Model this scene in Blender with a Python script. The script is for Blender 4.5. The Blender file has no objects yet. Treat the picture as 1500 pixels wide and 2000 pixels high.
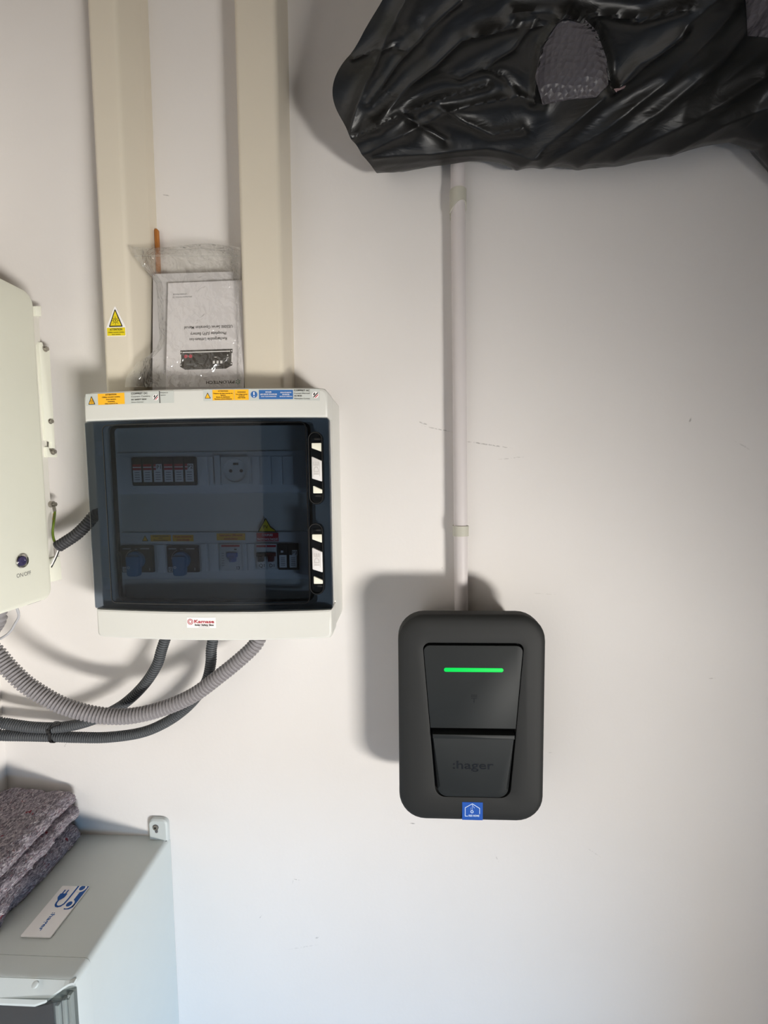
import bpy, math, random
from mathutils import Matrix, Vector, noise
import numpy as np

SC = bpy.context.scene
COL = SC.collection
random.seed(7)

# ------------------------------------------------------------------ camera, light, exposure
CAM = np.array([0.0, -0.85, 1.5])
ROT = np.array([[0.999, 0.01044, 0.04342], [-0.00739, 0.99754, -0.06975], [-0.04404, 0.06936, 0.99662]])
FOC = 850.0                                    # focal length in pixels of the 1500 x 2000 frame
cd = bpy.data.cameras.new('camera'); cam = bpy.data.objects.new('camera', cd); COL.objects.link(cam)
cd.sensor_fit = 'VERTICAL'; cd.sensor_height = 36.0; cd.lens = FOC / 2000 * 36.0
cd.clip_start = 0.01
def _w(v): return Vector((v[0], v[2], -v[1]))
_r, _u, _b = _w(ROT[0]), -_w(ROT[1]), -_w(ROT[2])
cam.matrix_world = Matrix(((_r.x, _u.x, _b.x, CAM[0]), (_r.y, _u.y, _b.y, CAM[1]), (_r.z, _u.z, _b.z, CAM[2]), (0, 0, 0, 1)))
SC.camera = cam

world = bpy.data.worlds.new('world'); SC.world = world; world.use_nodes = True
_bg = world.node_tree.nodes['Background']; _bg.inputs[0].default_value = (0.62, 0.72, 0.9, 1); _bg.inputs[1].default_value = 0.6

def area(name, loc, target, sx, sy, power, color):
    l = bpy.data.lights.new(name, 'AREA'); l.shape = 'RECTANGLE'; l.size = sx; l.size_y = sy
    l.energy = power; l.color = color
    o = bpy.data.objects.new(name, l); COL.objects.link(o); o.location = loc
    d = Vector(target) - Vector(loc); o.rotation_euler = d.to_track_quat('-Z', 'Y').to_euler()
    return o
# daylight entering through the half raised door in the right hand wall: the sunlit ground outside (low, warm)
# and the open sky further up (cool), which only the lower part of the room can see under the door
area('daylight_off_ground', (2.15, -2.55, 0.06), (2.04, -2.41, 0.9), 1.25, 0.9, 545, (1.0, 0.955, 0.88))
area('daylight_from_sky', (3.0, -3.5, 0.80), (-0.2, 0.0, 0.2), 1.4, 0.8, 215, (0.25, 0.59, 1.0))
SC.view_settings.view_transform = 'Standard'; SC.view_settings.look = 'None'
SC.view_settings.gamma = 1.0; SC.view_settings.use_curve_mapping = False
SC.view_settings.exposure = -0.06
SC.cycles.max_bounces = 10; SC.cycles.transparent_max_bounces = 24; SC.cycles.diffuse_bounces = 6
SC.cycles.caustics_reflective = False; SC.cycles.caustics_refractive = False
SC.cycles.use_denoising = True

# ------------------------------------------------------------------ measuring on planes of known depth
def ray(x, y):
    v = np.array([x - 750.0, y - 1000.0, FOC]) @ ROT
    return np.array([v[0], v[2], -v[1]])
def at(x, y, d=0.0):                       # point on the plane d metres in front of the back wall
    v = ray(x, y); return Vector(CAM + v * ((-d - CAM[1]) / v[1]))
def at_x(x, y, X):
    v = ray(x, y); return Vector(CAM + v * (X / v[0]))
def at_z(x, y, Z):
    v = ray(x, y); return Vector(CAM + v * ((Z - CAM[2]) / v[2]))
def pix(p):
    q = np.array([p[0] - CAM[0], -(p[2] - CAM[2]), p[1] - CAM[1]])
    c = ROT @ q
    return 750 + FOC * c[0] / c[2], 1000 + FOC * c[1] / c[2]
def rect(x0, y0, x1, y1, d):
    a, b = at(x0, y0, d), at(x1, y1, d)
    return a.x, b.x, b.z, a.z

# ------------------------------------------------------------------ materials
def lin(c):
    return tuple(((v / 255) / 12.92 if v / 255 <= 0.04045 else ((v / 255 + 0.055) / 1.055) ** 2.4) for v in c) + (1.0,)
def new_mat(name):
    m = bpy.data.materials.new(name); m.use_nodes = True
    nt = m.node_tree; return m, nt, nt.nodes['Principled BSDF']
def N(nt, t, **kw):
    n = nt.nodes.new(t)
    for k, v in kw.items(): setattr(n, k, v)
    return n
def mat(name, rgb, rough=0.5, spec=0.5, var=0.05, nscale=30, bump=0.0, bscale=400, metal=0.0, coat=0.0):
    m, nt, p = new_mat(name)
    c = lin(rgb)
    tc = N(nt, 'ShaderNodeTexCoord'); nz = N(nt, 'ShaderNodeTexNoise'); nz.inputs['Scale'].default_value = nscale
    nz.inputs['Detail'].default_value = 4
    nt.links.new(tc.outputs['Object'], nz.inputs['Vector'])
    mx = N(nt, 'ShaderNodeMix', data_type='RGBA')
    mx.inputs[6].default_value = tuple(v * (1 - var) for v in c[:3]) + (1,)
    mx.inputs[7].default_value = tuple(min(1, v * (1 + var)) for v in c[:3]) + (1,)
    nt.links.new(nz.outputs['Fac'], mx.inputs[0]); nt.links.new(mx.outputs[2], p.inputs['Base Color'])
    p.inputs['Roughness'].default_value = rough; p.inputs['Specular IOR Level'].default_value = spec
    p.inputs['Metallic'].default_value = metal; p.inputs['Coat Weight'].default_value = coat
    if bump:
        nb = N(nt, 'ShaderNodeTexNoise'); nb.inputs['Scale'].default_value = bscale; nb.inputs['Detail'].default_value = 3
        nt.links.new(tc.outputs['Object'], nb.inputs['Vector'])
        b = N(nt, 'ShaderNodeBump'); b.inputs['Strength'].default_value = bump; b.inputs['Distance'].default_value = 0.001
        nt.links.new(nb.outputs['Fac'], b.inputs['Height']); nt.links.new(b.outputs['Normal'], p.inputs['Normal'])
    return m
def clear_mat(name, tint, gloss_rough=0.03, gloss=1.0, haze=0.0, haze_rgb=(255, 255, 255), bump=0.0, bscale=60):
    m = bpy.data.materials.new(name); m.use_nodes = True; nt = m.node_tree; nt.nodes.clear()
    out = N(nt, 'ShaderNodeOutputMaterial'); tr = N(nt, 'ShaderNodeBsdfTransparent'); gl = N(nt, 'ShaderNodeBsdfGlossy')
    tr.inputs[0].default_value = lin(tint); gl.inputs['Roughness'].default_value = gloss_rough
    geo = N(nt, 'ShaderNodeNewGeometry'); dt = N(nt, 'ShaderNodeVectorMath', operation='DOT_PRODUCT')
    nt.links.new(geo.outputs['Incoming'], dt.inputs[0]); nt.links.new(geo.outputs['Normal'], dt.inputs[1])
    ab = N(nt, 'ShaderNodeMath', operation='ABSOLUTE'); nt.links.new(dt.outputs['Value'], ab.inputs[0])
    om = N(nt, 'ShaderNodeMath', operation='SUBTRACT'); om.inputs[0].default_value = 1.0; nt.links.new(ab.outputs[0], om.inputs[1])
    pw = N(nt, 'ShaderNodeMath', operation='POWER'); pw.inputs[1].default_value = 5.0; nt.links.new(om.outputs[0], pw.inputs[0])
    mu = N(nt, 'ShaderNodeMath', operation='MULTIPLY_ADD', use_clamp=True); mu.inputs[1].default_value = 0.96; mu.inputs[2].default_value = 0.04 * gloss
    nt.links.new(pw.outputs[0], mu.inputs[0])
    base = tr.outputs[0]
    if haze:
        di = N(nt, 'ShaderNodeBsdfDiffuse'); di.inputs[0].default_value = lin(haze_rgb)
        mh = N(nt, 'ShaderNodeMixShader'); mh.inputs[0].default_value = haze
        nt.links.new(tr.outputs[0], mh.inputs[1]); nt.links.new(di.outputs[0], mh.inputs[2]); base = mh.outputs[0]
    mx = N(nt, 'ShaderNodeMixShader')
    nt.links.new(mu.outputs[0], mx.inputs[0]); nt.links.new(base, mx.inputs[1]); nt.links.new(gl.outputs[0], mx.inputs[2])
    if bump:
        tc = N(nt, 'ShaderNodeTexCoord'); nb = N(nt, 'ShaderNodeTexNoise'); nb.inputs['Scale'].default_value = bscale
        nb.inputs['Detail'].default_value = 2; nb.inputs['Distortion'].default_value = 1.0
        nt.links.new(tc.outputs['Object'], nb.inputs['Vector'])
        b = N(nt, 'ShaderNodeBump'); b.inputs['Strength'].default_value = bump; b.inputs['Distance'].default_value = 0.01
        nt.links.new(nb.outputs['Fac'], b.inputs['Height'])
        nt.links.new(b.outputs['Normal'], gl.inputs['Normal']); nt.links.new(b.outputs['Normal'], dt.inputs[1])
    nt.links.new(mx.outputs[0], out.inputs[0])
    return m
def glow_mat(name, rgb, strength):
    m, nt, p = new_mat(name)
    p.inputs['Base Color'].default_value = lin([v * .25 for v in rgb]); p.inputs['Specular IOR Level'].default_value = .15
    p.inputs['Emission Color'].default_value = lin(rgb); p.inputs['Emission Strength'].default_value = strength
    return m

M = {}
M['duct'] = mat('cream_pvc', (216, 208, 192), 0.42, 0.4, 0.02, 12)
M['abs_white'] = mat('white_abs', (211, 211, 206), 0.32, 0.45, 0.015, 20, 0.04, 900)
M['panel_white'] = mat('panel_white', (222, 224, 226), 0.5, 0.4, 0.02, 20)
M['inv_white'] = mat('powder_white', (229, 230, 218), 0.5, 0.4, 0.012, 40, 0.12, 1400)
M['inv_grey'] = mat('chassis_white', (222, 220, 214), 0.5, 0.4, 0.03, 40)
M['steel'] = mat('screw_steel', (165, 160, 152), 0.35, 0.5, 0.1, 300, metal=0.9)
M['chrome'] = mat('chrome', (205, 203, 200), 0.16, 0.5, 0.03, 100, metal=1.0)
M['button'] = mat('button_lens', (52, 46, 84), 0.15, 0.6, 0.15, 200)
M['black'] = mat('black_plastic', (13, 13, 14), 0.4, 0.5, 0.1, 100)
M['gloss_black'] = mat('gloss_black', (14, 15, 17), 0.15, 0.5, 0.1, 100)
M['charger'] = mat('charcoal_plastic', (37, 38, 38), 0.6, 0.28, 0.04, 60, 0.15, 2200)
M['charger_panel'] = mat('charcoal_panel', (36, 39, 40), 0.55, 0.28, 0.04, 60, 0.1, 2500)
M['charger_gap'] = mat('charger_recess', (12, 12, 13), 0.6, 0.3, 0.1, 60)
M['charger_logo'] = mat('charger_logo_print', (20, 21, 23), 0.25, 0.6, 0.1, 100)
M['green'] = glow_mat('green_led', (0, 236, 92), 1.0)
M['pipe'] = mat('white_pvc_pipe', (208, 202, 202), 0.45, 0.4, 0.02, 20)
M['clip'] = mat('grey_pvc_clip', (188, 186, 174), 0.5, 0.4, 0.03, 60)
M['hose_light'] = mat('light_grey_hose', (138, 135, 138), 0.48, 0.4, 0.06, 60)
M['hose_dark'] = mat('dark_grey_hose', (76, 79, 83), 0.5, 0.4, 0.08, 60)
M['hose_black'] = mat('anthracite_hose', (60, 60, 63), 0.5, 0.4, 0.08, 60)
M['gap_dark'] = mat('dark_gap', (30, 30, 32), 0.7, 0.2, 0.1, 60)
M['lab_yellow'] = mat('label_yellow', (250, 186, 32), 0.45, 0.4, 0.02, 50)
M['lab_lemon'] = mat('label_lemon', (226, 205, 20), 0.4, 0.4, 0.03, 50)
M['lab_white'] = mat('label_white', (240, 238, 238), 0.4, 0.4, 0.02, 50)
M['lab_grey'] = mat('label_silver', (196, 200, 196), 0.35, 0.5, 0.03, 50)
M['lab_blue'] = mat('label_blue', (52, 104, 168), 0.4, 0.4, 0.03, 50)
M['lab_royal'] = mat('label_royal_blue', (40, 88, 178), 0.3, 0.5, 0.04, 50)
M['ink'] = mat('ink_black', (40, 34, 28), 0.5, 0.3, 0.05, 50)
M['ink_red'] = mat('ink_red', (196, 30, 52), 0.45, 0.3, 0.05, 50)
M['ink_maroon'] = mat('ink_maroon', (178, 52, 66), 0.45, 0.3, 0.05, 50)
M['ink_blue'] = mat('ink_blue', (28, 84, 158), 0.45, 0.3, 0.05, 50)
M['ink_pale'] = mat('ink_pale_blue', (208, 226, 250), 0.45, 0.3, 0.02, 50)
M['ink_green'] = mat('ink_green', (70, 128, 96), 0.45, 0.3, 0.05, 50)
M['ink_grey'] = mat('ink_grey', (96, 96, 98), 0.45, 0.3, 0.05, 50)
M['blue_knob'] = mat('blue_knob', (8, 118, 170), 0.4, 0.5, 0.05, 50)
M['blue_toggle'] = mat('blue_toggle', (30, 104, 186), 0.35, 0.5, 0.05, 50)
M['mod_black'] = mat('module_black', (34, 33, 33), 0.5, 0.4, 0.08, 80)
M['mod_red'] = mat('toggle_maroon', (110, 40, 40), 0.4, 0.4, 0.05, 80)
M['mod_grey'] = mat('module_grey', (214, 216, 216), 0.5, 0.4, 0.03, 80)
M['latch_white'] = mat('latch_ivory', (232, 230, 214), 0.4, 0.4, 0.02, 80)
M['latch_pad'] = mat('latch_pad_grey', (222, 219, 218), 0.35, 0.4, 0.02, 80)
M['tint'] = clear_mat('smoked_polycarbonate', (172, 180, 189), 0.02, 0.45)
M['film'] = clear_mat('clear_poly_film', (252, 252, 251), 0.13, 2.2, 0.045, (246, 244, 240), 0.7, 60)
M['clear_door'] = clear_mat('clear_polycarbonate', (214, 216, 214), 0.05, 1.0, 0.035, (190, 190, 188))
M['paper'] = mat('paper_white', (226, 222, 224), 0.7, 0.2, 0.015, 15)
M['paper_grey'] = mat('paper_grey', (206, 203, 204), 0.7, 0.2, 0.03, 15)
M['brown'] = mat('orange_brown', (176, 112, 52), 0.5, 0.4, 0.08, 40)
M['ral'] = mat('light_grey_enclosure', (196, 202, 201), 0.42, 0.4, 0.015, 30, 0.05, 1200)
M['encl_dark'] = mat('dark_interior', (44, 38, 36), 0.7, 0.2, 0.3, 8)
M['earth'] = mat('earth_wire_green', (92, 112, 34), 0.45, 0.4, 0.1, 60)
M['earth_yellow'] = mat('earth_wire_yellow', (190, 160, 50), 0.45, 0.4, 0.05, 60)
M['silver_cable'] = mat('silver_cable', (176, 176, 180), 0.3, 0.6, 0.05, 60)

# ------------------------------------------------------------------ mesh builder
FRONT = Matrix(((1, 0, 0, 0), (0, 0, -1, 0), (0, 1, 0, 0), (0, 0, 0, 1)))       # x right, y up, z out of the back wall
def SIDE(X=0.0): return Matrix(((0, 0, 1, X), (1, 0, 0, 0), (0, 1, 0, 0), (0, 0, 0, 1)))  # faces +X: x -> +Y, y -> +Z
IDENT = Matrix.Identity(4)

class MB:
    def __init__(s, frame=FRONT): s.v = []; s.f = []; s.m = []; s.M = frame
    def add(s, vs, fs, mi=0):
        b = len(s.v); flip = s.M.to_3x3().determinant() < 0
        s.v += [s.M @ Vector(v) for v in vs]
        for f in fs:
            f = [b + i for i in f]
            s.f.append(f[::-1] if flip else f); s.m.append(mi)
        return s
    def loft(s, loops, mi=0, cap0=True, cap1=True):
        n = len(loops[0]); vs = [p for l in loops for p in l]; fs = []
        for k in range(len(loops) - 1):
            for i in range(n):
                j = (i + 1) % n
                fs.append((k * n + i, k * n + j, (k + 1) * n + j, (k + 1) * n + i))
        if cap0: fs.append(tuple(range(n - 1, -1, -1)))
        if cap1: fs.append(tuple((len(loops) - 1) * n + i for i in range(n)))
        return s.add(vs, fs, mi)
    def prism(s, poly, z0, z1, mi=0, bev=0.0):           # poly counter clockwise in local xy
        if bev:
            return s.loft([[(x, y, z0) for x, y in poly], [(x, y, z1 - bev) for x, y in poly],
                           [(x, y, z1 - bev * 0.3) for x, y in inset(poly, bev * 0.3)],
                           [(x, y, z1) for x, y in inset(poly, bev)]], mi)
        return s.loft([[(x, y, z0) for x, y in poly], [(x, y, z1) for x, y in poly]], mi)
    def rbox(s, x0, x1, y0, y1, z0, z1, r=0.002, bev=0.001, mi=0, n=4):
        return s.prism(rr(x0, x1, y0, y1, r, n), z0, z1, mi, bev)
    def flat(s, poly, z, mi=0):
        return s.add([(x, y, z) for x, y in poly], [tuple(range(len(poly)))], mi)
    def frect(s, x0, x1, y0, y1, z, mi=0):
        return s.flat([(x0, y0), (x1, y0), (x1, y1), (x0, y1)], z, mi)
    def ring(s, outer, inner, z0, z1, mi=0):              # frame between two loops of equal count
        n = len(outer)
        L = [[(x, y, z0) for x, y in outer], [(x, y, z1) for x, y in outer], [(x, y, z1) for x, y in inner], [(x, y, z0) for x, y in inner]]
        return s.loft(L + [L[0]], mi, False, False)
    def disc(s, cx, cy, r, z, mi=0, n=20): return s.flat(circ(cx, cy, r, n), z, mi)
    def cyl(s, cx, cy, r, z0, z1, mi=0, n=16, bev=0.0): return s.prism(circ(cx, cy, r, n), z0, z1, mi, bev)
    def line(s, pts, w, z, mi=0):                         # flat printed stroke
        for (xa, ya), (xb, yb) in zip(pts[:-1], pts[1:]):
            dx, dy = xb - xa, yb - ya; l = math.hypot(dx, dy) or 1; nx, ny = -dy / l * w / 2, dx / l * w / 2
            ex, ey = dx / l * w * .3, dy / l * w * .3
            z += 2e-6
            s.flat([(xa - nx - ex, ya - ny - ey), (xb - nx + ex, yb - ny + ey), (xb + nx + ex, yb + ny + ey), (xa + nx - ex, ya + ny - ey)], z, mi)
        return s
    def text(s, t, cx, cy, h, z, mi=0, w=None, rot=0.0, bold=0.0, align='C', depth=0.0):
        vs, fs = glyphs(t, bold)
        x0 = min(v[0] for v in vs); x1 = max(v[0] for v in vs)
        sy = h / 0.70; sx = sy if w is None else w / (x1 - x0)
        off = -(x0 + x1) / 2 if align == 'C' else -x0
        ca, sa = math.cos(rot), math.sin(rot)
        out = []
        for x, y in vs:
            a, b = (x + off) * sx, (y - 0.35) * sy
            out.append((cx + a * ca - b * sa, cy + a * sa + b * ca))
        s.add([(x, y, z + depth) for x, y in out], fs, mi)
        return s
    def tube(s, pts, r, mi=0, n=10, cap=True):
        s.loft(sweep(pts, [r] * len(pts), n), mi, cap, cap); return s
    def deform(s, fn): s.v = [Vector(fn(v)) for v in s.v]; return s
    def build(s, name, mats, parent=None, origin=None, angle=38, smooth=True):
        me = bpy.data.meshes.new(name)
        root = parent
        while root is not None and root.parent is not None: root = root.parent
        if origin is None:
            if root is not None: origin = root.location.copy()
            else:
                lo = [min(v[i] for v in s.v) for i in range(3)]; hi = [max(v[i] for v in s.v) for i in range(3)]
                origin = Vector(((lo[0] + hi[0]) / 2, (lo[1] + hi[1]) / 2, lo[2]))
        me.from_pydata([tuple(v - origin) for v in s.v], [], s.f)
        mats = mats if isinstance(mats, (list, tuple)) else [mats]
        for m in mats: me.materials.append(M[m] if isinstance(m, str) else m)
        me.polygons.foreach_set('material_index', s.m)
        me.polygons.foreach_set('use_smooth', [smooth] * len(s.f))
        me.update()
        if smooth: me.set_sharp_from_angle(angle=math.radians(angle))
        o = bpy.data.objects.new(name, me); COL.objects.link(o)
        if parent is not None:
            o.parent = parent
            if parent is root and root.type == 'MESH': o.location = (0, 0, 0)
        else: o.location = origin
        return o

def circ(cx, cy, r, n=20, a0=0.0): return [(cx + r * math.cos(a0 + 2 * math.pi * i / n), cy + r * math.sin(a0 + 2 * math.pi * i / n)) for i in range(n)]
def rr(x0, x1, y0, y1, r, n=4):
    r = min(r, (x1 - x0) / 2 - 1e-6, (y1 - y0) / 2 - 1e-6); p = []
    for cx, cy, a in ((x1 - r, y0 + r, -90), (x1 - r, y1 - r, 0), (x0 + r, y1 - r, 90), (x0 + r, y0 + r, 180)):
        for i in range(n + 1):
            t = math.radians(a + 90 * i / n); p.append((cx + r * math.cos(t), cy + r * math.sin(t)))
    return p
def rpoly(pts, r, n=4):                                   # polygon (ccw) with rounded corners, r scalar or list
    out = []; k = len(pts)
    for i in range(k):
        ri = r[i] if isinstance(r, (list, tuple)) else r
        p = Vector(pts[i]); a = (Vector(pts[i - 1]) - p).normalized(); b = (Vector(pts[(i + 1) % k]) - p).normalized()
        ang = a.angle(b); t = ri / math.tan(ang / 2); c = p + (a + b).normalized() * (ri / math.sin(ang / 2))
        s_, e_ = p + a * t - c, p + b * t - c
        for j in range(n + 1):
            a0 = math.atan2(s_.y, s_.x); da = math.atan2(e_.y, e_.x) - a0
            da = (da + math.pi) % (2 * math.pi) - math.pi; rad = s_.length
            out.append((c.x + rad * math.cos(a0 + da * j / n), c.y + rad * math.sin(a0 + da * j / n)))
    return out
def inset(poly, d):
    n = len(poly); out = []
    for i in range(n):
        p = Vector(poly[i]); a = p - Vector(poly[i - 1]); b = Vector(poly[(i + 1) % n]) - p
        if a.length < 1e-9: a = b
        if b.length < 1e-9: b = a
        a.normalize(); b.normalize()
        na, nb = Vector((-a.y, a.x)), Vector((-b.y, b.x)); m = na + nb
        if m.length < 1e-6: m = na
        m.normalize(); k = d / max(0.35, m.dot(na))
        out.append((p.x + m.x * k, p.y + m.y * k))
    return out
_gl = {}
def glyphs(t, bold):
    if (t, bold) not in _gl:
        c = bpy.data.curves.new('lettering_tmp', 'FONT'); c.body = t; c.size = 1.0; c.offset = bold; c.resolution_u = 3
        o = bpy.data.objects.new('lettering_tmp', c)
        me = o.to_mesh()
        _gl[(t, bold)] = ([(v.co.x, v.co.y) for v in me.vertices], [tuple(p.vertices) for p in me.polygons])
        o.to_mesh_clear(); bpy.data.objects.remove(o); bpy.data.curves.remove(c)
    return _gl[(t, bold)]
def spline(pts, step):
    pts = [Vector(p) for p in pts]; P = [pts[0] * 2 - pts[1]] + pts + [pts[-1] * 2 - pts[-2]]; d = []
    for i in range(1, len(P) - 2):
        for k in range(24):
            t = k / 24; a, b, c, e = P[i - 1], P[i], P[i + 1], P[i + 2]
            d.append(0.5 * ((2 * b) + (c - a) * t + (2 * a - 5 * b + 4 * c - e) * t * t + (3 * b - a - 3 * c + e) * t ** 3))
    d.append(pts[-1]); out = [d[0]]; acc = 0.0; nxt = step
    for a, b in zip(d[:-1], d[1:]):
        l = (b - a).length
        while l > 0 and acc + l >= nxt:
            out.append(a.lerp(b, (nxt - acc) / l)); nxt += step
        acc += l
    return out
def sweep(pts, radii, n=10):
    pts = [Vector(p) for p in pts]; loops = []; up = None
    for i, p in enumerate(pts):
        t = (pts[min(i + 1, len(pts) - 1)] - pts[max(i - 1, 0)]).normalized()
        if up is None: up = t.orthogonal().normalized()
        up = (up - t * up.dot(t)).normalized(); w = t.cross(up)
        loops.append([p + (up * math.cos(2 * math.pi * k / n) + w * math.sin(2 * math.pi * k / n)) * radii[i] for k in range(n)])
    return loops
def corrugated(mb, ctrl, r, pitch, dep, n=16, mi=0):
    fine = spline(ctrl, pitch / 8); pts, rad = [], []
    prof = {0: r - dep, 1: r - dep * .25, 2: r, 4: r, 5: r - dep * .25, 6: r - dep}
    for i, p in enumerate(fine):
        k = i % 8
        if k in prof: pts.append(p); rad.append(prof[k])
    mb.loft(sweep(pts, rad, n), mi); return mb

def tag(o, label, cat, group=None, kind=None):
    o['label'] = label; o['category'] = cat
    if group: o['group'] = group
    if kind: o['kind'] = kind
    return o
def empty(name, loc, label, cat, group=None):
    o = bpy.data.objects.new(name, None); COL.objects.link(o); o.location = loc; o.empty_display_size = 0.02
    return tag(o, label, cat, group)
def struct(o): o['kind'] = 'structure'; return o

# ------------------------------------------------------------------ the room
def wall_material():
    m, nt, p = new_mat('painted_plaster'); L = nt.links
    geo = N(nt, 'ShaderNodeNewGeometry')
    n1 = N(nt, 'ShaderNodeTexNoise'); n1.inputs['Scale'].default_value = 3.0; n1.inputs['Detail'].default_value = 5
    L.new(geo.outputs['Position'], n1.inputs['Vector'])
    mx = N(nt, 'ShaderNodeMix', data_type='RGBA')
    mx.inputs[6].default_value = lin((224, 220, 217)); mx.inputs[7].default_value = lin((232, 229, 227))
    L.new(n1.outputs['Fac'], mx.inputs[0]); colour = mx.outputs[2]
    sp = N(nt, 'ShaderNodeSeparateXYZ'); L.new(geo.outputs['Position'], sp.inputs[0])
    brk = N(nt, 'ShaderNodeTexNoise'); brk.inputs['Scale'].default_value = 160; brk.inputs['Detail'].default_value = 3
    L.new(geo.outputs['Position'], brk.inputs['Vector'])
    warp = N(nt, 'ShaderNodeTexNoise'); warp.inputs['Scale'].default_value = 45; L.new(geo.outputs['Position'], warp.inputs['Vector'])
    total = None
    # scuffs left by things carried past: pixel centre, half length, half width (metres), angle, strength
    for (px, py, hl, hw, an, st) in ((950, 868, .055, .0016, -9, .5), (855, 838, .035, .0014, -12, .4), (826, 826, .012, .002, -25, .5),
                                     (1347, 822, .008, .0022, 75, .5), (1000, 895, .03, .0012, 5, .25), (325, 381, .008, .0014, -12, .7),
                                     (580, 1718, .009, .0010, -12, .6), (572, 1722, .005, .0010, 80, .4), (805, 1608, .008, .0016, -5, .55),
                                     (970, 1676, .012, .0018, -65, .2), (1160, 1665, .02, .0012, -35, .2), (620, 1830, .006, .0025, 30, .4),
                                     (1391, 1325, .008, .0012, 5, .35), (1075, 1470, .006, .001, 5, .4), (128, 1455, .006, .0016, 60, .6),
                                     (863, 1109, .0018, .0018, 0, .5), (590, 1850, .04, .0016, 12, .18), (1450, 870, .02, .0016, -30, .2),
                                     (510, 1790, .006, .0014, 50, .3), (1060, 1160, .03, .0012, -3, .15)):
        c = at(px, py, 0.0); a = math.radians(an); ca, sa = math.cos(a), math.sin(a)
        def aff(kx, kz, k0):
            m1 = N(nt, 'ShaderNodeMath', operation='MULTIPLY_ADD'); m1.inputs[1].default_value = kx; m1.inputs[2].default_value = k0
            L.new(sp.outputs[0], m1.inputs[0])
            m2 = N(nt, 'ShaderNodeMath', operation='MULTIPLY_ADD'); m2.inputs[1].default_value = kz
            L.new(sp.outputs[2], m2.inputs[0]); L.new(m1.outputs[0], m2.inputs[2]); return m2.outputs[0]
        u = aff(ca / hl, sa / hl, -(c.x * ca + c.z * sa) / hl)
        v = aff(-sa / hw, ca / hw, -(-c.x * sa + c.z * ca) / hw)
        vw = N(nt, 'ShaderNodeMath', operation='MULTIPLY_ADD'); vw.inputs[1].default_value = 3.0
        L.new(warp.outputs['Fac'], vw.inputs[0]); L.new(v, vw.inputs[2])
        vs = N(nt, 'ShaderNodeMath', operation='SUBTRACT'); vs.inputs[1].default_value = 1.5; L.new(vw.outputs[0], vs.inputs[0])
        q = N(nt, 'ShaderNodeMath', operation='MULTIPLY'); L.new(u, q.inputs[0]); L.new(u, q.inputs[1])
        q2 = N(nt, 'ShaderNodeMath', operation='MULTIPLY_ADD'); L.new(vs.outputs[0], q2.inputs[0]); L.new(vs.outputs[0], q2.inputs[1]); L.new(q.outputs[0], q2.inputs[2])
        mr = N(nt, 'ShaderNodeMapRange'); mr.inputs[1].default_value = 1.0; mr.inputs[2].default_value = 0.2; mr.inputs[3].default_value = 0; mr.inputs[4].default_value = st
        L.new(q2.outputs[0], mr.inputs[0])
        if total is None: total = mr.outputs[0]
        else:
            ad = N(nt, 'ShaderNodeMath', operation='ADD'); L.new(total, ad.inputs[0]); L.new(mr.outputs[0], ad.inputs[1]); total = ad.outputs[0]
    br = N(nt, 'ShaderNodeMapRange'); br.inputs[1].default_value = .42; br.inputs[2].default_value = .6; L.new(brk.outputs['Fac'], br.inputs[0])
    mm = N(nt, 'ShaderNodeMath', operation='MULTIPLY', use_clamp=True); L.new(total, mm.inputs[0]); L.new(br.outputs[0], mm.inputs[1])
    sc = N(nt, 'ShaderNodeMix', data_type='RGBA'); sc.inputs[7].default_value = lin((96, 92, 88))
    L.new(mm.outputs[0], sc.inputs[0]); L.new(colour, sc.inputs[6]); L.new(sc.outputs[2], p.inputs['Base Color'])
    p.inputs['Roughness'].default_value = 0.62; p.inputs['Specular IOR Level'].default_value = 0.3
    nb = N(nt, 'ShaderNodeTexNoise'); nb.inputs['Scale'].default_value = 130; nb.inputs['Detail'].default_value = 3
    L.new(geo.outputs['Position'], nb.inputs['Vector'])
    nc = N(nt, 'ShaderNodeTexNoise'); nc.inputs['Scale'].default_value = 9; nc.inputs['Detail'].default_value = 2; L.new(geo.outputs['Position'], nc.inputs['Vector'])
    ma = N(nt, 'ShaderNodeMath', operation='MULTIPLY_ADD'); ma.inputs[1].default_value = 6.0; L.new(nc.outputs['Fac'], ma.inputs[0]); L.new(nb.outputs['Fac'], ma.inputs[2])
    b = N(nt, 'ShaderNodeBump'); b.inputs['Strength'].default_value = 0.18; b.inputs['Distance'].default_value = 0.0012
    L.new(ma.outputs[0], b.inputs['Height']); L.new(b.outputs['Normal'], p.inputs['Normal'])
    return m
M['wall'] = wall_material()
M['floor'] = mat('concrete_floor', (118, 126, 140), 0.75, 0.3, 0.12, 6, 0.3, 60)
M['ceiling'] = mat('ceiling_boards', (104, 88, 66), 0.8, 0.2, 0.02, 10)
XL, XR, YF, ZC = -0.847, 1.30, -3.6, 2.62
M['garage_wall'] = mat('garage_wall', (122, 118, 112), .8, .2, .05, 4)
def slab(name, x0, x1, y0, y1, z0, z1, m):
    mb = MB(IDENT); mb.loft([[(x0, y0, z0), (x1, y0, z0), (x1, y1, z0), (x0, y1, z0)], [(x0, y0, z1), (x1, y0, z1), (x1, y1, z1), (x0, y1, z1)]])
    return struct(mb.build(name, m))
slab('wall_back', XL - .12, XR + .12, 0.0, 0.12, 0, ZC, 'wall')
slab('wall_left', XL - .12, XL, YF, 0.0, 0, ZC, 'wall')
slab('wall_front', XL - .12, XR + .12, YF - .12, YF, 0, ZC, 'garage_wall')
slab('floor', XL - .12, XR + 3.0, YF - .12, 0.12, -.1, 0, 'floor')
slab('ceiling', XL - .12, XR + .12, YF - .12, 0.12, ZC, ZC + .1, 'ceiling')
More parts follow.
